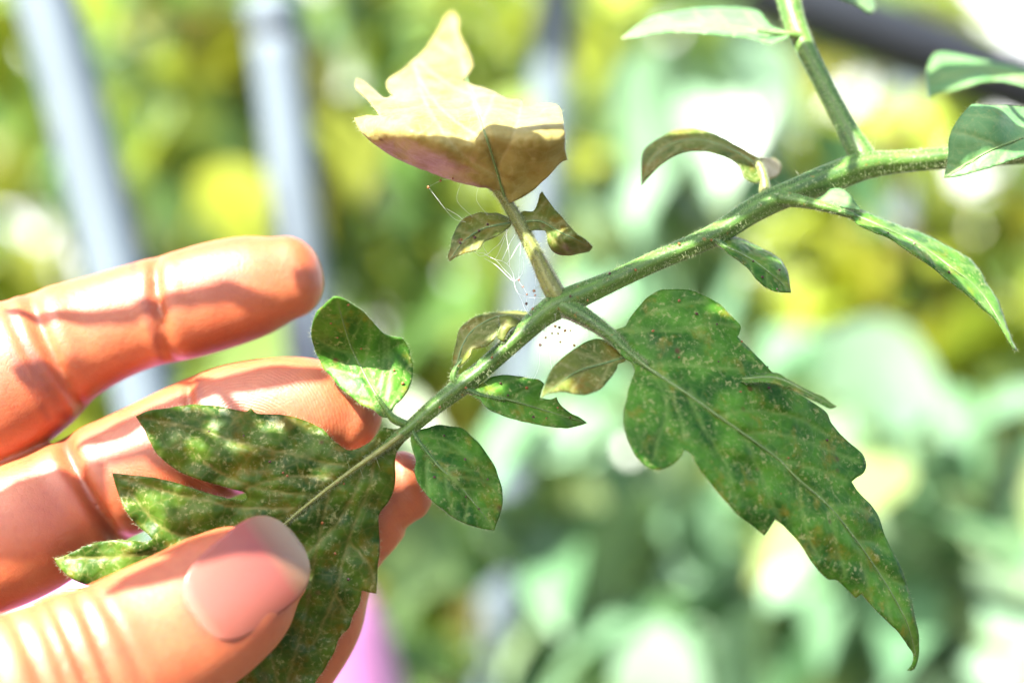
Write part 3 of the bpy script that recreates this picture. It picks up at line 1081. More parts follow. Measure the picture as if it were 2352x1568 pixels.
# ---- small leaflet below the sunlit stem
make_leaf([(1634, 551), (1656, 544), (1679, 542), (1709, 551), (1740, 566), (1770, 581), (1792, 597), (1804, 615), (1811, 638), (1816, 672), (1792, 670), (1774, 667), (1755, 657), (1739, 642), (1721, 619), (1702, 602), (1679, 587), (1660, 570), (1645, 559)],
          [(1640, 552, 3.5), (1690, 570, 1.0), (1680, 543, 6.0), (1740, 568, 6.5), (1700, 600, 0.0), (1770, 620, 0.0), (1816, 670, 1.5), (1755, 655, -1.0), (1800, 610, 4)], M['leaf'], plant, mid=[(1642, 555), (1690, 577), (1740, 605), (1790, 645), (1814, 670)], nside=4, pucker=0.3, h=4.5)
# ---- long leaflet
make_leaf([(1905, 474), (1925, 471), (1966, 479), (2023, 502), (2080, 525), (2118, 536), (2175, 566), (2224, 593), (2254, 627), (2269, 657), (2292, 691), (2307, 733), (2322, 774), (2335, 805), (2328, 803), (2303, 759), (2281, 729), (2250, 703), (2216, 672), (2175, 642), (2140, 612), (2088, 578), (2042, 547), (2004, 532), (1974, 517), (1948, 498), (1918, 487)],
          [(1910, 480, 4), (1966, 480, 9), (2020, 518, 4.0), (2080, 526, 10), (2000, 530, 2.5), (2100, 560, 4.0), (2175, 567, 10), (2140, 611, 2.0), (2190, 615, 4), (2250, 625, 9), (2216, 671, 2), (2290, 700, 6), (2335, 805, 3), (2281, 728, 2)],
          M['leaf'], plant, mid=[(1912, 481), (1970, 497), (2040, 528), (2110, 562), (2190, 618), (2260, 680), (2330, 800)], nside=6, pucker=0.3, h=5, angle=30)
make_leaf([(1868, 460), (1891, 449), (1906, 436), (1929, 434), (1948, 445), (1963, 464), (1974, 482), (1945, 478), (1920, 473), (1890, 470)], [(1868, 462, 5), (1925, 436, 8), (1970, 480, 5.5), (1910, 465, 4.5)], M['leaf_plain'], plant, mid=[(1872, 464), (1915, 455), (1962, 474)], nside=2, pucker=0.2, h=4.5, rib=False)
# ---- arching withered leaf
make_leaf([(1475, 424), (1477, 352), (1502, 327), (1535, 306), (1564, 298), (1602, 298), (1643, 309), (1685, 331), (1722, 352), (1745, 368), (1750, 400), (1743, 418), (1726, 418), (1709, 406), (1697, 381), (1676, 364), (1643, 352), (1610, 346), (1577, 348), (1544, 360), (1515, 381), (1490, 406)],
          [(1475, 424, 14), (1480, 355, 16), (1570, 299, 18), (1640, 310, 17), (1740, 370, 12), (1726, 418, 9), (1643, 352, 11), (1577, 348, 12), (1515, 381, 12)], M['leaf_brown'], plant, mid=[(1740, 380), (1685, 346), (1610, 322), (1540, 332), (1495, 370), (1478, 415)], nside=4, pucker=0.3, h=5)
make_leaf([(1745, 362), (1776, 364), (1792, 381), (1786, 402), (1766, 414), (1752, 400)], [(1747, 366, 12), (1790, 385, 22), (1765, 412, 16)], M['leaf_yellow'], plant, mid=[(1750, 372), (1770, 385), (1785, 392)], nside=0, h=5, rib=False)
# ---- dry yellow leaf at the top
make_leaf([(814, 272), (826, 299), (858, 328), (899, 357), (952, 381), (1004, 401), (1057, 419), (1098, 428), (1124, 433), (1145, 452), (1165, 466), (1185, 460), (1201, 452), (1227, 434), (1262, 401), (1286, 374), (1303, 366), (1297, 337), (1297, 302), (1294, 278), (1288, 252), (1274, 240), (1245, 240), (1205, 246), (1196, 231), (1162, 226), (1127, 208), (1088, 197), (1062, 185), (1075, 172), (1086, 149), (1078, 123), (1063, 94), (1052, 70), (1055, 48), (1039, 26), (1022, 41), (1010, 67), (995, 88), (975, 117), (946, 144), (922, 164), (893, 182), (888, 202), (905, 222), (881, 225), (858, 205), (834, 185), (818, 183), (817, 202), (840, 226), (862, 252), (872, 268), (843, 266)],
          [(1160, 460, 0.8), (1124, 433, 0), (1200, 452, 0), (1150, 400, -2.5), (1150, 350, -6.0), (1140, 310, -9.0), (1130, 280, -6), (1110, 230, 8), (1060, 180, 22), (1045, 110, 36), (1039, 30, 52), (940, 165, 24), (890, 200, 18), (1040, 250, 4), (1000, 300, -7.5), (1000, 360, -4), (1000, 400, 2.5), (900, 355, 2.5), (930, 300, -6.5), (850, 300, 0), (816, 275, 4), (820, 190, 16), (860, 235, 6), (1230, 310, -9.5), (1295, 300, -8), (1280, 250, 4), (1200, 250, 6), (1295, 365, -3), (1240, 410, -1)],
          M['leaf_yellow'], plant, mid=[(1160, 458), (1140, 390), (1115, 310), (1085, 220), (1060, 140), (1040, 40)], nside=4, h=6, pucker=0.9, relief=0.6)
# ---- two small leaflets of the same leaf
make_leaf([(1172, 505), (1146, 491), (1122, 491), (1101, 489), (1082, 496), (1062, 505), (1050, 523), (1041, 543), (1035, 568), (1029, 587), (1032, 599), (1046, 591), (1066, 582), (1086, 576), (1101, 570), (1113, 554), (1132, 546), (1152, 535), (1172, 519)],
          [(1172, 512, 1.5), (1100, 530, -0.5), (1032, 598, -1.0), (1085, 495, 2.0), (1140, 492, 2.2), (1045, 530, 1.0), (1100, 569, -3), (1150, 535, -1.5), (1060, 580, -2.2)], M['leaf_brown'], plant, mid=[(1170, 513), (1110, 525), (1065, 555), (1034, 596)], nside=3, pucker=0.25, h=4.5)
make_leaf([(1188, 505), (1201, 486), (1224, 486), (1234, 468), (1240, 447), (1246, 441), (1254, 453), (1269, 474), (1289, 496), (1308, 519), (1328, 539), (1347, 552), (1361, 566), (1353, 576), (1328, 582), (1308, 585), (1285, 584), (1269, 576), (1259, 558), (1257, 539), (1250, 529), (1230, 528), (1205, 530)],
          [(1190, 515, 1.5), (1246, 443, 4), (1240, 500, 1.0), (1300, 520, -1), (1265, 530, -0.5), (1300, 548, -4.0), (1355, 560, -2.0), (1310, 566, -2), (1310, 584, 1.5), (1350, 576, 2), (1270, 575, 0)], M['leaf_brown'], plant, mid=[(1192, 512), (1240, 508), (1290, 535), (1350, 562)], nside=3, pucker=0.25, h=4.5)
# ---- leaves at the upper right
make_leaf([(1427, 89), (1461, 62), (1502, 37), (1552, 27), (1627, 19), (1701, 19), (1742, 27), (1759, 46), (1776, 62), (1808, 72), (1812, 86), (1788, 97), (1763, 103), (1734, 91), (1685, 85), (1627, 79), (1564, 75), (1502, 79), (1461, 87)],
          [(1427, 89, 24), (1552, 28, 34), (1700, 20, 36), (1755, 45, 28), (1810, 78, 19), (1760, 102, 18), (1627, 79, 19), (1502, 79, 21), (1620, 60, 24)], M['leaf_plain'], plant, mid=[(1808, 79), (1720, 70), (1620, 60), (1520, 62), (1432, 87)], nside=5, pucker=0.3, h=5)
make_leaf([(1920, -4), (1966, 12), (1991, 29), (2003, 31), (2012, 17), (1999, -8), (1960, -45), (1890, -70), (1840, -60), (1870, -25)], [(1850, -60, 22), (2010, 20, 34), (1920, 0, 24), (1960, -45, 34)], M['leaf_plain'], plant, mid=[(1850, -58), (1920, -25), (2005, 25)], nside=3, h=6)
make_leaf([(2169, 408), (2177, 364), (2181, 315), (2194, 286), (2223, 248), (2239, 240), (2272, 244), (2310, 243), (2352, 248), (2450, 262), (2530, 300), (2500, 335), (2430, 350), (2352, 360), (2289, 381), (2248, 393), (2206, 404)],
          [(2169, 408, 2), (2181, 315, 2.5), (2235, 252, 2.5), (2239, 240, 5), (2352, 250, 12), (2300, 262, 3), (2530, 300, 12), (2352, 360, 1), (2250, 330, 0.5), (2440, 300, 5)], M['leaf_plain'], plant, mid=[(2525, 300), (2400, 305), (2300, 335), (2230, 370), (2172, 405)], nside=4, pucker=0.35, h=6)
make_leaf([(2132, 228), (2128, 186), (2136, 145), (2152, 124), (2185, 124), (2248, 137), (2310, 149), (2352, 159), (2450, 185), (2440, 215), (2352, 198), (2330, 192), (2289, 186), (2248, 190), (2206, 203), (2165, 213)],
          [(2132, 228, 44), (2152, 124, 50), (2250, 140, 48), (2250, 190, 40), (2450, 200, 36)], M['leaf_plain'], plant, mid=[(2440, 200), (2330, 175), (2240, 162), (2140, 190)], nside=3, h=6)
stem([(2520, 330, 24, 16), (2480, 250, 32, 14), (2440, 200, 36, 10), (2380, 185, 38, 6)], plant, M['stem'], hairs=60, seed=31, long_hairs=0)
stem([(2560, 325, 22, 16), (2545, 310, 14, 12), (2520, 302, 11.5, 8), (2450, 303, 6, 5)], plant, M['stem'], hairs=60, seed=32, long_hairs=0)
stem([(1800, -120, 27, 16), (1820, -85, 24, 12), (1850, -60, 22, 8)], plant, M['stem'], hairs=40, seed=33, long_hairs=0)

# ---- unseen leaves added above the frame, outlines shaped to shade branch and hand
def shade_leaf(outline, t0, t1, mid, dep=0.0, mat='leaf_plain'):
    """outline given where its shadow falls on the branch; the leaf itself hangs t0..t1 metres up the sunbeam"""
    o = np.array(outline, float)
    m0, m1 = np.array(mid[0], float), np.array(mid[-1], float)
    ax = (m1 - m0) / np.dot(m1 - m0, m1 - m0)

    def xf(p):
        s_ = K * (D0 + mm(dep)) / D0
        q = np.array([p.x / s_ + 1176, 784 - (p.z - H) / s_])
        u = float(np.clip(np.dot(q - m0, ax), -0.2, 1.2))
        return p + SUN * (t0 + (t1 - t0) * u)
    ob = make_leaf(outline, [(o[:, 0].min(), o[:, 1].min(), dep), (o[:, 0].max(), o[:, 1].min(), dep), (o[:, 0].mean(), o[:, 1].max(), dep)], M[mat], plant, mid=mid, nside=4, h=16, pucker=0.5, xf=xf, edge_hair=False, rib=False)  # leaf added out of view to cast shade
    b = xf(P(mid[0][0], mid[0][1], mm(dep)))
    # petiole up to the shading branch
    best = min(SHADE_BRANCH, key=lambda c: (c - b).length)
    mdl = b.lerp(best, 0.5) + Vector((0, 0, 0.006))
    tube_part('shade_petiole', [(b, 0.0006), (mdl, 0.0009), (best, 0.0014)], M['stem'], plant, None, 8)
    return ob


bp = [P(1780, -420, 0.034), Vector((0.032, -0.005, H + 0.102)), Vector((0.008, -0.05, H + 0.106)), Vector((-0.04, -0.085, H + 0.106)), Vector((-0.09, -0.098, H + 0.106)), Vector((-0.14, -0.102, H + 0.10)), Vector((-0.18, -0.104, H + 0.09))]
SHADE_BRANCH = []
for i in range(len(bp) - 1):
    for u in np.linspace(0, 1, 8, endpoint=False):
        p0, p1, p2, p3 = bp[max(0, i - 1)], bp[i], bp[i + 1], bp[min(len(bp) - 1, i + 2)]
        u = float(u)
        SHADE_BRANCH.append(0.5 * ((2 * p1) + (p2 - p0) * u + (2 * p0 - 5 * p1 + 4 * p2 - p3) * u * u + (3 * p1 - p0 - 3 * p2 + p3) * u ** 3))
tube_part('stem', [(p, 0.0021 * (1 - 0.6 * i / len(SHADE_BRANCH))) for i, p in enumerate(SHADE_BRANCH)], M['stem'], plant, None, 12, 0.05, 5)  # unseen branch added to carry the shading leaves

SHADE = [  # outlines cut to the shade wanted on leaves, stems and fingers
    # over the drooping leaf
    ([(1330, 640), (1480, 600), (1650, 610), (1800, 740), (1960, 900), (2100, 1120), (2180, 1350), (2190, 1600), (2060, 1580), (1900, 1480), (1740, 1330), (1560, 1200), (1420, 1080), (1340, 900), (1300, 760)], 0.150, 0.165, [(1330, 640), (1700, 1050), (2160, 1560)]),
    # over the fork and the small leaves below it
    ([(1590, 560), (1570, 640), (1500, 760), (1440, 900), (1380, 1010), (1250, 1040), (1160, 990), (1120, 900), (1185, 800), (1215, 690), (1310, 590), (1440, 545), (1540, 530)], 0.130, 0.150, [(1590, 560), (1380, 790), (1160, 960)]),
    ([(1420, 900), (1380, 1080), (1260, 1260), (1080, 1330), (930, 1240), (905, 1120), (935, 1040), (1040, 950), (1200, 900), (1330, 860)], 0.165, 0.150, [(1420, 900), (1200, 1050), (920, 1220)]),
    # over the right half of the held leaf
    ([(960, 1000), (930, 1150), (900, 1330), (830, 1480), (720, 1620), (560, 1740), (560, 1640), (650, 1500), (700, 1380), (705, 1240), (735, 1130), (830, 1050), (900, 1010)], 0.160, 0.170, [(960, 1000), (800, 1280), (570, 1720)]),
    # curled leaflet and left of fork
    ([(1010, 840), (1010, 760), (1050, 690), (1150, 670), (1240, 690), (1230, 740), (1170, 790), (1100, 830), (1060, 870)], 0.085, 0.095, [(1240, 690), (1130, 750), (1030, 840)]),
    # (the leaflet by the finger folds over and shades its own tip)
    # upper lobe of the held leaf
    ([(880, 1000), (820, 1005), (760, 975), (700, 955), (640, 975), (560, 965), (520, 950), (500, 985), (520, 1030), (610, 1045), (660, 1075), (740, 1070), (800, 1080), (860, 1060)], 0.135, 0.14, [(880, 1010), (700, 1020), (510, 985)]),
    ([(760, 1090), (690, 1075), (600, 1065), (520, 1055), (470, 1080), (440, 1120), (400, 1170), (395, 1230), (470, 1250), (560, 1260), (640, 1265), (700, 1210), (750, 1150)], 0.140, 0.15, [(760, 1100), (580, 1160), (400, 1200)]),
    ([(470, 925), (400, 900), (310, 920), (250, 950), (300, 1000), (360, 1010), (430, 985), (455, 960)], 0.13, 0.135, [(470, 930), (370, 955), (255, 950)]),
    ([(350, 1050), (300, 1060), (230, 1060), (190, 1100), (240, 1140), (300, 1130), (350, 1085)], 0.135, 0.14, [(350, 1060), (280, 1090), (195, 1100)]),
    # upper half of the nail
    ([(350, 1275), (420, 1205), (520, 1150), (620, 1130), (720, 1160), (740, 1250), (690, 1270), (620, 1275), (540, 1290), (480, 1320), (430, 1310)], 0.145, 0.15, [(730, 1180), (560, 1220), (360, 1275)]),
    # bands over the raised finger
    ([(700, 610), (620, 640), (500, 655), (400, 690), (330, 700), (240, 735), (120, 750), (30, 735), (80, 775), (200, 785), (330, 745), (420, 725), (520, 700), (640, 700), (720, 680)], 0.10, 0.105, [(710, 640), (400, 705), (40, 745)]),
    ([(760, 700), (660, 720), (560, 740), (430, 770), (400, 800), (380, 860), (440, 880), (560, 850), (700, 800), (770, 750)], 0.11, 0.115, [(770, 720), (580, 790), (390, 830)]),
    ([(760, 560), (690, 560), (665, 600), (680, 680), (720, 720), (780, 680), (790, 600)], 0.09, 0.095, [(770, 570), (730, 630), (720, 715)]),
    ([(330, 840), (260, 850), (180, 890), (110, 950), (150, 990), (240, 960), (310, 900)], 0.115, 0.12, [(330, 845), (230, 910), (115, 960)]),
    # middle finger and the folded one below
    ([(720, 800), (600, 810), (480, 850), (330, 900), (180, 970), (150, 1010), (260, 1010), (330, 960), (450, 930), (560, 925), (680, 900), (740, 850)], 0.125, 0.13, [(730, 810), (450, 890), (160, 1000)]),
    ([(250, 1060), (180, 1080), (90, 1100), (30, 1180), (0, 1280), (30, 1370), (140, 1340), (230, 1260), (260, 1150)], 0.135, 0.14, [(255, 1065), (140, 1190), (20, 1330)]),
    # small browning leaflets and the ochre stalk
    ([(1000, 500), (1060, 455), (1150, 455), (1190, 500), (1170, 550), (1100, 600), (1030, 630), (1000, 580)], 0.07, 0.075, [(1190, 500), (1100, 530), (1010, 600)]),
    ([(1175, 470), (1240, 415), (1310, 470), (1385, 548), (1330, 556), (1280, 550), (1235, 530), (1190, 525)], 0.072, 0.077, [(1180, 475), (1260, 500), (1380, 545)]),
    ([(1190, 592), (1250, 570), (1300, 610), (1330, 690), (1260, 710), (1210, 660)], 0.08, 0.085, [(1300, 600), (1260, 640), (1230, 690)]),
    # upper right stems
    ([(1560, 255), (1470, 265), (1430, 350), (1460, 460), (1600, 420), (1700, 440), (1780, 430), (1800, 350), (1730, 285), (1640, 255)], 0.07, 0.08, [(1790, 380), (1630, 350), (1450, 400)]),
    ([(1680, 470), (1760, 420), (1830, 390), (1880, 400), (1890, 460), (1900, 500), (1800, 515), (1720, 550), (1680, 530)], 0.075, 0.08, [(1900, 470), (1800, 480), (1695, 520)]),
    ([(1790, 580), (1740, 585), (1690, 590), (1640, 560), (1600, 560), (1620, 600), (1700, 660), (1780, 720), (1850, 700), (1830, 620)], 0.10, 0.11, [(1850, 680), (1750, 640), (1610, 565)]),
    ([(1960, 520), (2060, 545), (2120, 590), (2200, 660), (2290, 760), (2350, 850), (2260, 780), (2140, 680), (2040, 600), (1960, 560)], 0.09, 0.10, [(1960, 530), (2130, 640), (2345, 840)]),
    ([(1900, 60), (1820, 80), (1800, 160), (1870, 260), (1930, 350), (1990, 350), (2000, 260), (1960, 150)], 0.06, 0.065, [(1860, 65), (1900, 200), (1970, 350)]),
    ([(2090, 150), (2120, 90), (2200, 90), (2330, 115), (2470, 160), (2470, 230), (2340, 220), (2220, 225), (2120, 255)], 0.06, 0.065, [(2470, 195), (2280, 160), (2095, 160)]),
    ([(2030, 330), (2100, 300), (2200, 250), (2300, 255), (2420, 280), (2400, 380), (2260, 420), (2140, 430), (2050, 400)], 0.07, 0.075, [(2420, 320), (2240, 340), (2035, 365)]),
]
DEPTH = [-6, -2, -1, 0, 0, -1, -2, -2, -3, -15, 10, 10, 12, 10, 4, 4, -0.5, 0, 0, 14, 8, 2, 4, 17, 44, 4]
for (ol, t0, t1, md), dp in zip(SHADE, DEPTH):
    shade_leaf(ol, t0, t1, md, dp)


# ================================================================== HAND
hand_root = empty('hand', tuple(P(-700, 1350, 0.01)), 'bare right hand pinching the speckled leaf between thumb and fingertips', 'hand')
FING = []


def finger(pts, wd, creases=(), tip=True, nseg=44, step=5.0, dorsal=False, power=2.2):
    """pts: (px, py, d_mm, half width px) from tip to root; wd = depth radius / side radius"""
    v = px_path(pts, step)
    n = len(v)
    ctr = [P(a, b, mm(d)) for a, b, d, w in v]
    wid = [max(0.0, w) * K * (D0 + mm(d)) / D0 for a, b, d, w in v]
    cum = [0.0]
    for i in range(1, n):
        cum.append(cum[-1] + (ctr[i] - ctr[i - 1]).length)
    verts, faces = [], []
    frames = []
    for i in range(n):
        t = (ctr[max(i - 1, 0)] - ctr[min(i + 1, n - 1)]).normalized()       # towards the tip
        s = t.cross(Vector((0, 1, 0))).normalized()
        b = s.cross(t).normalized()
        frames.append((ctr[i], t, s, b, wid[i]))
        for k in range(nseg):
            a = 2 * math.pi * k / nseg
            ca, sa = math.cos(a), math.sin(a)
            ex = 2.0 / power
            x = math.copysign(abs(ca) ** ex, ca)
            y = math.copysign(abs(sa) ** ex, sa)
            dirv = s * x * wid[i] + b * y * wid[i] * wd
            front = max(0.0, -(s * ca + b * sa).y)
            sc = 1.0
            for (cpx, cpy, dep, wdt, obl) in creases:
                cw = P(cpx, cpy, 0)
                # nearest ring to the crease
                j = min(range(n), key=lambda q: (ctr[q].x - cw.x) ** 2 + (ctr[q].z - cw.z) ** 2) if (cpx, cpy) not in CACHE else CACHE[(cpx, cpy)]
                CACHE[(cpx, cpy)] = j
                ds = cum[i] - cum[j] + obl * ca * wid[i]
                g = math.exp(-(ds / mm(wdt)) ** 2) * front ** 0.6
                sc -= dep * g * mm(1) / max(wid[i], 1e-4)
                # soft swelling on both sides of a crease
                sc += 0.35 * dep * front * mm(1) / max(wid[i], 1e-4) * (math.exp(-((abs(ds) - mm(wdt) * 2.6) / (mm(wdt) * 1.6)) ** 2))
            verts.append(ctr[i] + dirv * sc)
    for i in range(n - 1):
        for k in range(nseg):
            a, b2 = i * nseg + k, i * nseg + (k + 1) % nseg
            faces.append((a, b2, b2 + nseg, a + nseg))
    faces.append(tuple(range(nseg)))
    faces.append(tuple((n - 1) * nseg + k for k in range(nseg - 1, -1, -1)))
    CACHE.clear()
    FING.append((verts, faces))
    return frames, cum


CACHE = {}


def tipped(pts):
    """round off the tip: first point is the apex; adds elliptical shrinking stations"""
    (x0, y0, d0, _), (x1, y1, d1, w1) = pts[0], pts[1]
    out = []
    for u in (0.0, 0.06, 0.18, 0.36, 0.62):
        out.append((x0 + (x1 - x0) * u, y0 + (y1 - y0) * u, d0 + (d1 - d0) * u, max(2.0, w1 * math.sqrt(max(0, 1 - (1 - u) ** 2.2)))))
    return out + list(pts[1:])


# ring finger, raised
fr_a, cum_a = finger(tipped([(739, 618, 21, 0), (650, 640, 19, 98), (590, 655, 18.5, 116), (510, 676, 18, 124), (420, 702, 17.5, 124), (335, 722, 17.5, 121), (250, 750, 17, 125), (150, 792, 16, 140), (60, 845, 15, 166), (-80, 930, 13, 176), (-300, 1040, 12, 176)]),
                     0.92, [(338, 715, 1.25, 0.9, 0.05), (85, 830, 1.5, 1.1, 0.1), (45, 850, 0.8, 0.8, 0.1)])
# middle finger
fr_b, cum_b = finger(tipped([(872, 985, 11.5, 0), (800, 955, 11, 92), (730, 944, 10.5, 118), (650, 950, 10.5, 132), (560, 976, 11, 146), (465, 1012, 12, 146), (360, 1058, 12, 142), (260, 1100, 12, 138), (180, 1145, 11.5, 140), (60, 1212, 9.5, 158), (-80, 1270, 9, 162), (-300, 1360, 9, 168)]),
                     0.88, [(468, 998, 1.0, 0.8, 0.0), (185, 1142, 2.0, 1.2, 0.0)])
# index finger behind the leaf
fr_c, cum_c = finger(tipped([(992, 1100, 11.5, 0), (925, 1118, 11.5, 84), (870, 1140, 11.5, 104), (820, 1195, 12, 108), (775, 1270, 12.5, 98), (752, 1345, 12.5, 97), (730, 1425, 12.5, 102), (675, 1515, 12.5, 104), (590, 1615, 13, 108), (470, 1680, 13, 114), (300, 1700, 12, 118), (100, 1670, 10, 122), (-120, 1600, 9, 128), (-330, 1530, 9, 134)]),
                     0.86, [(790, 1240, 0.9, 0.8, 0.0)])
# thumb
thumb_pts = tipped([(672, 1258, -8.5, 0), (628, 1290, -9.2, 104), (585, 1322, -9.8, 138), (525, 1368, -11, 162), (433, 1430, -13.5, 176), (340, 1482, -16, 184), (255, 1526, -18.5, 190), (150, 1572, -21, 200), (30, 1622, -24, 214), (-150, 1690, -26, 230), (-380, 1700, -20, 250)])
fr_t, cum_t = finger(thumb_pts, 0.76, [(300, 1500, 0.75, 0.55, 0.05), (262, 1522, 0.9, 0.6, -0.02), (225, 1540, 0.55, 0.5, 0.06), (185, 1558, 0.8, 0.6, 0.0), (345, 1480, 0.4, 0.5, 0.0), (140, 1576, 0.4, 0.5, 0.0)], dorsal=True)
# little finger, folded away above the frame's left edge
finger(tipped([(-130, 560, 20, 0), (-170, 640, 22, 88), (-210, 740, 23, 98), (-260, 850, 22, 104), (-330, 970, 18, 112), (-430, 1080, 14, 120)]), 0.9)
# palm, wrist and forearm
finger([(-230, 1260, 9, 330), (-320, 1275, 9, 420), (-450, 1300, 9, 470), (-650, 1330, 8, 470), (-850, 1345, 8, 420), (-1050, 1350, 9, 330), (-1250, 1350, 12, 300), (-1600, 1340, 20, 330), (-2200, 1330, 40, 380)], 0.42, power=2.6, step=12)
finger([(-250, 1640, -16, 250), (-450, 1620, -8, 270), (-700, 1520, -2, 260), (-950, 1420, 4, 200)], 0.75, step=12)

hv, hf = [], []
for v, f in FING:
    o = len(hv)
    hv += v
    hf += [tuple(i + o for i in q) for q in f]
tmp_me = bpy.data.meshes.new('hand_raw')
tmp_me.from_pydata([tuple(v) for v in hv], [], hf)
bm = bmesh.new()
bm.from_mesh(tmp_me)
bmesh.ops.recalc_face_normals(bm, faces=bm.faces)
bm.to_mesh(tmp_me)
bm.free()
tmp = bpy.data.objects.new('hand_raw', tmp_me)
C.objects.link(tmp)
rm = tmp.modifiers.new('remesh', 'REMESH')
rm.mode = 'VOXEL'
rm.voxel_size = 0.00055
rm.use_smooth_shade = True
sm = tmp.modifiers.new('smooth', 'SMOOTH')
sm.factor = 0.5
sm.iterations = 3
dg = bpy.context.evaluated_depsgraph_get()
ev = tmp.evaluated_get(dg)
skin_me = bpy.data.meshes.new_from_object(ev)
bpy.data.objects.remove(tmp)
nv = len(skin_me.vertices)
co = np.empty(nv * 3, np.float32)
skin_me.vertices.foreach_get('co', co)
co = co.reshape(-1, 3)
# ridge pattern around finger pads
ridge = np.zeros(nv)
phase = np.zeros(nv)
for cx, cy, cd, rad in ((560, 1010, 2, 200), (800, 1290, 4, 150)):
    c = np.array(P(cx, cy, mm(cd)))
    dd = np.linalg.norm((co - c) * np.array([1, 0.6, 1]), axis=1)
    w = np.clip(1.6 - dd / (rad * K), 0, 1)
    upd = w > ridge
    ridge[upd] = w[upd]
    phase[upd] = dd[upd]
ridge *= (co[:, 1] > -0.004)
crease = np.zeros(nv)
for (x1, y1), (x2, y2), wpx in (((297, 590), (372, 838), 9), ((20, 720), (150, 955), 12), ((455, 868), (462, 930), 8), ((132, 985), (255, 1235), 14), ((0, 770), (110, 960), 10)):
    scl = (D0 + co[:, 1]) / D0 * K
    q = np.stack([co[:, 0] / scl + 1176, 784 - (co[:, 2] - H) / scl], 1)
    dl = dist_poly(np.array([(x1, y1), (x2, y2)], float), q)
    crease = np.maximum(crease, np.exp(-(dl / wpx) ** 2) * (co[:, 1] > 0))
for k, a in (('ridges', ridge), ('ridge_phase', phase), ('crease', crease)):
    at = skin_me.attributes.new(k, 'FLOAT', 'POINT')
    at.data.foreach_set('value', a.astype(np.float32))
co2 = co - np.array(hand_root.location, np.float32)
skin_me.vertices.foreach_set('co', co2.ravel())
skin_me.polygons.foreach_set('use_smooth', [True] * len(skin_me.polygons))
skin_me.materials.clear()
skin_me.materials.append(M['skin'])
skin_me.update()
hand = bpy.data.objects.new('skin', skin_me)
C.objects.link(hand)
hand.parent = hand_root

# thumb nail: a curved plate over the back of the thumb tip
def nail():
    tot = cum_t
    # stations along the thumb from the tip
    L0, L1 = -0.0010, 0.0178
    nu, nv_ = 34, 30
    verts, al, ac = [], [], []
    import bisect
    for i in range(nu + 1):
        u = i / nu
        s = L0 + (L1 - L0) * u
        j = min(max(bisect.bisect(tot, max(s, 0)) - 1, 0), len(tot) - 2)
        f = (max(s, 0) - tot[j]) / max(1e-9, tot[j + 1] - tot[j])
        c = fr_t[j][0].lerp(fr_t[j + 1][0], f)
        t = fr_t[j][1]
        if s < 0:
            c = c + t * (-s)
        # a steady frame for the plate
        ref = fr_t[min(len(fr_t) - 1, 14)]
        # outline: half width of the plate along its length
        hw = 0.0077 * (max(0.0, 1 - abs((u - 0.42) / 0.60) ** 3.4)) ** 0.5 if u > 0.42 else 0.0079 * (max(0.0, 1 - ((0.42 - u) / 0.425) ** 3.0)) ** 0.5
        for k in range(nv_ + 1):
            v = 2 * k / nv_ - 1
            verts.append((s, hw * v, u, v))
    return verts, nu, nv_


def build_nail():
    raw, nu, nw = nail()
    tip = fr_t[0][0]
    far = fr_t[min(len(fr_t) - 1, 60)]
    # thumb axis near the tip
    j1 = min(range(len(cum_t)), key=lambda q: abs(cum_t[q] - 0.016))
    ax = (fr_t[0][0] - fr_t[j1][0]).normalized()
    side = ax.cross(Vector((0, 1, 0))).normalized()
    if side.z < 0:
        side = -side
    nrm = side.cross(ax).normalized()
    if nrm.y > 0:
        nrm = -nrm
    # turn the plate a little towards the sky
    rot = Matrix.Rotation(math.radians(NAIL_ROLL), 3, ax)
    side = rot @ side
    nrm = rot @ nrm
    from mathutils.bvhtree import BVHTree
    me = skin_me
    bv = BVHTree.FromPolygons([Vector(c) for c in co], [list(p.vertices) for p in me.polygons])
    verts, al, ac = [], [], []
    R = 0.0098
    for s, w, u, v in raw:
        a = w / R
        base = tip - ax * s + side * (R * math.sin(a)) + NAIL_SHIFT[0] * side
        hit = bv.ray_cast(base + nrm * 0.03, -nrm)
        bow = 0.0
        p = base + nrm * 0.004
        al.append(1 - u)
        ac.append(v)
        verts.append((p, hit[0]))
    # fit a smooth plate: height over the skin averaged along rows
    hs = np.array([((h - p).dot(nrm) if h is not None else np.nan) for p, h in verts]).reshape(nu + 1, nw + 1)
    cen = hs[:, nw // 2].copy()
    ok = ~np.isnan(cen)
    uu = np.linspace(0, 1, nu + 1)
    use = ok & (uu > 0.16)
    cf = np.polyfit(uu[use], cen[use], 2)
    out = []
    k = 0
    for i in range(nu + 1):
        hc = np.polyval(cf, uu[i])
        for j in range(nw + 1):
            p = verts[k][0]
            w = raw[k][1]
            drop = R * (1 - math.cos(w / R)) * 0.54
            out.append(p + nrm * (hc - drop + 0.00040 - 0.0006 * max(0.0, (uu[i] - 0.9) / 0.1)))
            k += 1
    faces = []
    for i in range(nu):
        for j in range(nw):
            a = i * (nw + 1) + j
            faces.append((a, a + nw + 1, a + nw + 2, a + 1))
    o = mesh_part('nail', out, faces, M['nail'], hand_root, attrs={'along': al, 'across': ac})
    s = o.modifiers.new('thickness', 'SOLIDIFY')
    s.thickness = 0.0006
    s.offset = 0
    return o


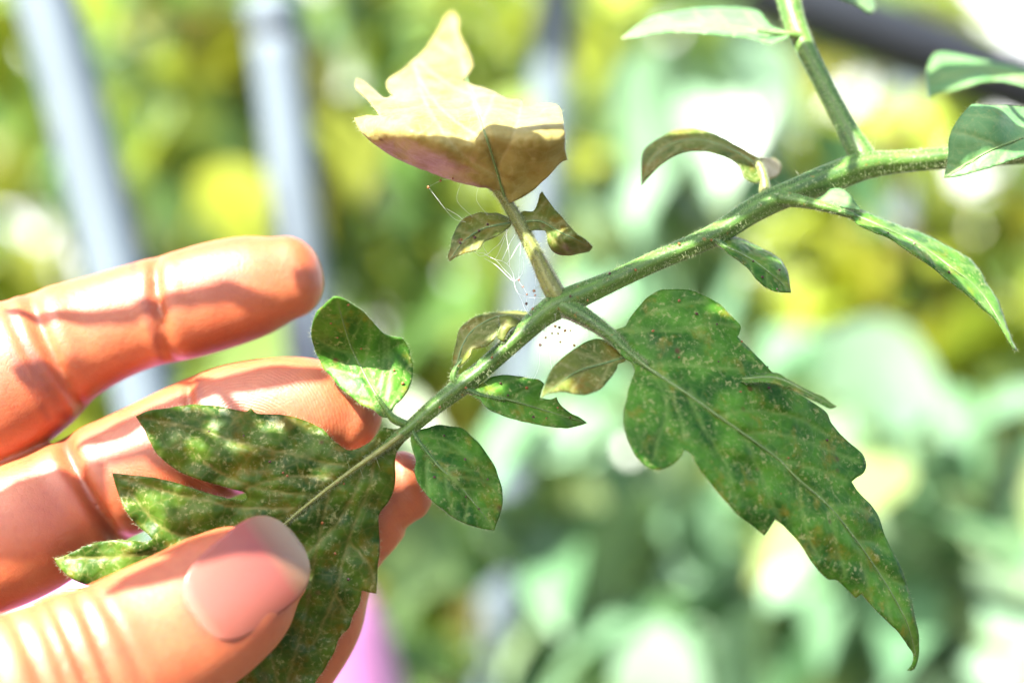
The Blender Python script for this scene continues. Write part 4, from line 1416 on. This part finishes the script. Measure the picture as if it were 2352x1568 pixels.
NAIL_ROLL = 5
NAIL_SHIFT = (0.0010,)
nail_ob = build_nail()
ring = []
nvn = len(nail_ob.data.vertices)
nu_, nw_ = 34, 30
ncv = np.array([tuple(v.co) for v in nail_ob.data.vertices]).reshape(nu_ + 1, nw_ + 1, 3) + np.array(hand_root.location)
ring = np.concatenate([ncv[8:, 0], ncv[8:, -1], ncv[-1, :]])
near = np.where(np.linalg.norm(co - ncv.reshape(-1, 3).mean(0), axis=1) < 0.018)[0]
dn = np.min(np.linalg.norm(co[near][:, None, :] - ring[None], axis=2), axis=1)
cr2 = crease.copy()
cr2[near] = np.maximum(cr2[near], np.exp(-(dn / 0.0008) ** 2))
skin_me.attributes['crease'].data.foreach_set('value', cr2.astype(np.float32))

# ================================================================== WEB AND MITES
def depth_at(px, py):
    best = None
    for poly, f in LEAVES:
        if inside(poly, np.array([[px, py]], float))[0]:
            d = float(f(np.array([[px, py]], float))[0])
            best = d if best is None else min(best, d)
    return best


def web(label, strands, d=-1.0, r=0.00003, seed=3):
    pts0 = strands[0][0]
    root = empty('spider_web', tuple(P(pts0[0], pts0[1], mm(d))), label, 'spider web')
    nr = np.random.default_rng(seed)
    for st in strands:
        c = catmull(st, 5, False)
        wob = nr.uniform(-0.5, 0.5)
        pr = [(P(a, b, mm(d + 0.6 * math.sin(i * 0.15 + wob * 6))), r * nr.uniform(0.75, 1.25)) for i, (a, b) in enumerate(c)]
        tube_part('strand', pr, M['silk'], root, None, 5)


def z9(*pts):
    return [(976.2 + x * 0.1953, 402 + y * 0.1953) for x, y in pts]


ws = [z9((500, 830), (600, 905), (700, 920), (750, 960), (820, 990), (900, 1010), (960, 1045), (1000, 1090), (1035, 1160), (1050, 1250)),
      z9((520, 850), (640, 950), (690, 950), (740, 930), (680, 830), (700, 740)), z9((955, 640), (965, 770), (985, 880), (995, 1075)),
      z9((1050, 1250), (1060, 1320), (1100, 1400), (1140, 1480), (1190, 1600), (1330, 1700)),
      z9((1100, 1395), (1200, 1435), (1330, 1443), (1430, 1450), (1540, 1480), (1650, 1530), (1760, 1590)),
      z9((700, 980), (820, 1050), (900, 1120), (980, 1200), (1040, 1250)), z9((690, 930), (830, 1000), (930, 1110), (1000, 1180), (1045, 1245)),
      z9((820, 990), (860, 930), (930, 760), (980, 640)), z9((900, 1010), (940, 930), (1000, 800), (1060, 700)), z9((960, 1045), (1020, 960), (1080, 850), (1120, 800)),
      z9((440, 520), (380, 470), (260, 400)), z9((1050, 1250), (1130, 1180), (1160, 1080), (1150, 960)), z9((740, 930), (800, 870), (880, 800), (960, 650))]
web('white spider web threads slung between the small browning leaflet and the ochre stalk', ws, -0.6, 0.000022)
ws2 = [[(1196, 560), (1192, 643), (1201, 659), (1210, 676), (1209, 697), (1216, 745)], [(1222, 585), (1230, 640), (1227, 668), (1229, 678), (1224, 709), (1232, 735)]]
web('faint web threads dotted with mites beside the lower end of the ochre stalk', ws2, -0.4, 0.000012, 4)
ws3 = [[(1250, 725), (1253, 775), (1241, 792), (1238, 840), (1225, 872)], [(1292, 720), (1285, 752), (1282, 766), (1287, 785), (1300, 825)], [(1275, 720), (1275, 749), (1268, 765), (1262, 800), (1268, 855)], [(1318, 725), (1298, 759), (1310, 759), (1319, 793), (1330, 808)]]
web('faint web threads dotted with mites hanging under the stem fork', ws3, -1.5, 0.000012, 5)
ws4 = [[(1040, 410), (1012, 415), (984, 430), (1040, 500), (1070, 510)], [(1060, 418), (1050, 460), (1085, 498)], [(1100, 425), (1095, 460), (1120, 494)]]
web('faint web threads stretched from the dry yellow leaf down to the small browning leaflet', ws4, 0.5, 0.000012, 6)


def mite_mesh():
    bm = bmesh.new()
    bmesh.ops.create_icosphere(bm, subdivisions=1, radius=1.0)
    for v in bm.verts:
        v.co.x *= 1.35
        v.co.z *= 0.85
        if v.co.x > 0.9:
            v.co *= 0.88
    for sx in (-0.5, 0.2, 0.8):
        for sy in (-1, 1):
            a = bm.verts.new((sx - 0.08, sy * 0.7, -0.1))
            b = bm.verts.new((sx + 0.08, sy * 0.7, -0.1))
            c = bm.verts.new((sx * 1.35, sy * 1.6, -0.5))
            bm.faces.new((a, b, c))
    me = bpy.data.meshes.new('mite')
    bm.to_mesh(me)
    bm.free()
    return me


mite_b = mite_mesh()
mite_b.materials.append(M['mite_brown'])
mite_o = mite_mesh()
mite_o.materials.append(M['mite_orange'])
MITES = [
    ('tiny orange-brown mite caught on the web beside the ochre stalk', 'mites on the web beside the ochre stalk', -0.4, [(1192, 643), (1201, 659), (1227, 668), (1210, 676), (1229, 678), (1209, 697), (1224, 709)], 0),
    ('tiny brown mite hanging on the web under the stem fork', 'mites hanging under the stem fork', -1.5, [(1275, 749), (1285, 752), (1298, 759), (1310, 759), (1268, 765), (1282, 766), (1253, 775), (1287, 785), (1241, 792), (1319, 793)], 0),
    ('tiny mite on the threads below the dry yellow leaf', 'mites below the yellow leaf', 0.5, [(1012, 415), (984, 430), (1040, 410)], 0),
    ('tiny dark red mite crawling on the large drooping leaf', 'mites on the drooping leaf', None, [(1704, 784), (1647, 744), (1763, 843), (1766, 890), (1815, 936), (1824, 1033), (1811, 1051), (1793, 1134), (1560, 690), (1600, 720), (1500, 760), (1700, 900), (1900, 1010), (1650, 830), (1560, 820)], 1),
    ('tiny dark mite crawling on the leaflet pointing right under the held stem', 'mites on the pointed leaflet', None, [(1281, 936), (1225, 957), (1167, 907), (1150, 880), (1210, 890), (1310, 958), (1255, 960)], 1),
    ('tiny dark mite crawling on the round leaflet beside the finger pad', 'mites on the round leaflet', None, [(1068, 1055), (1040, 1090), (998, 1095), (1100, 1168), (1120, 1100), (1070, 1140), (1020, 1000)], 1),
    ('tiny red mite crawling on the small leaflet below the sunlit stem', 'mites on the small leaflet', None, [(1751, 636), (1785, 664), (1790, 620), (1730, 600)], 1),
    ('tiny dark red mite crawling on the long narrow leaflet', 'mites on the long leaflet', None, [(2100, 560), (2040, 535), (2180, 625), (1975, 505)], 1),
    ('tiny dark mite crawling on the browning leaflet above the web', 'mites on the browning leaflet', None, [(1057, 558), (1060, 550), (1100, 530), (1120, 515), (1090, 545)], 1),
    ('tiny orange mite crawling on the leaflet next to the raised fingertip', 'mites on the leaflet by the finger', None, [(760, 742), (775, 775), (830, 800), (905, 850), (925, 880), (800, 700)], 0),
    ('tiny dark mite crawling on the held leaf', 'mites on the held leaf', None, [(650, 1085), (660, 1092), (790, 1110), (740, 1200), (770, 1270), (830, 1200), (700, 1330), (800, 1330), (560, 1000), (480, 990), (620, 1060)], 1),
    ('tiny red mite clinging to the green stem', 'mites on the stem', -2.2, [(1400, 628), (1460, 620), (1350, 690), (1310, 680), (1130, 820), (1070, 890), (1010, 935), (1560, 560), (1634, 551)], 0),
]
for lb, gp, dd, pts, kind in MITES:
    for i, (a, b) in enumerate(pts):
        d = dd
        if d is None:
            d = depth_at(a, b)
            if d is None:
                d = -1.0
            d -= 0.25
        if gp == 'mites on the stem':
            d = {1400: -0.9, 1460: -0.3, 1350: -1.5, 1310: -2.1, 1130: -2.0, 1070: -2.1, 1010: -1.9, 1560: 1.3, 1634: 2.2}[a]
        o = bpy.data.objects.new('mite', mite_b if (kind == 1 and RNG.uniform() < 0.7) or RNG.uniform() < 0.2 else mite_o)
        C.objects.link(o)
        o.location = P(a, b, mm(d))
        s_ = mm(RNG.uniform(0.14, 0.25))
        o.scale = (s_, s_, s_)
        o.rotation_euler = (math.radians(90) + RNG.normal(0, 0.3), RNG.uniform(0, 6.28), 0)
        tag(o, lb, 'mite', gp)
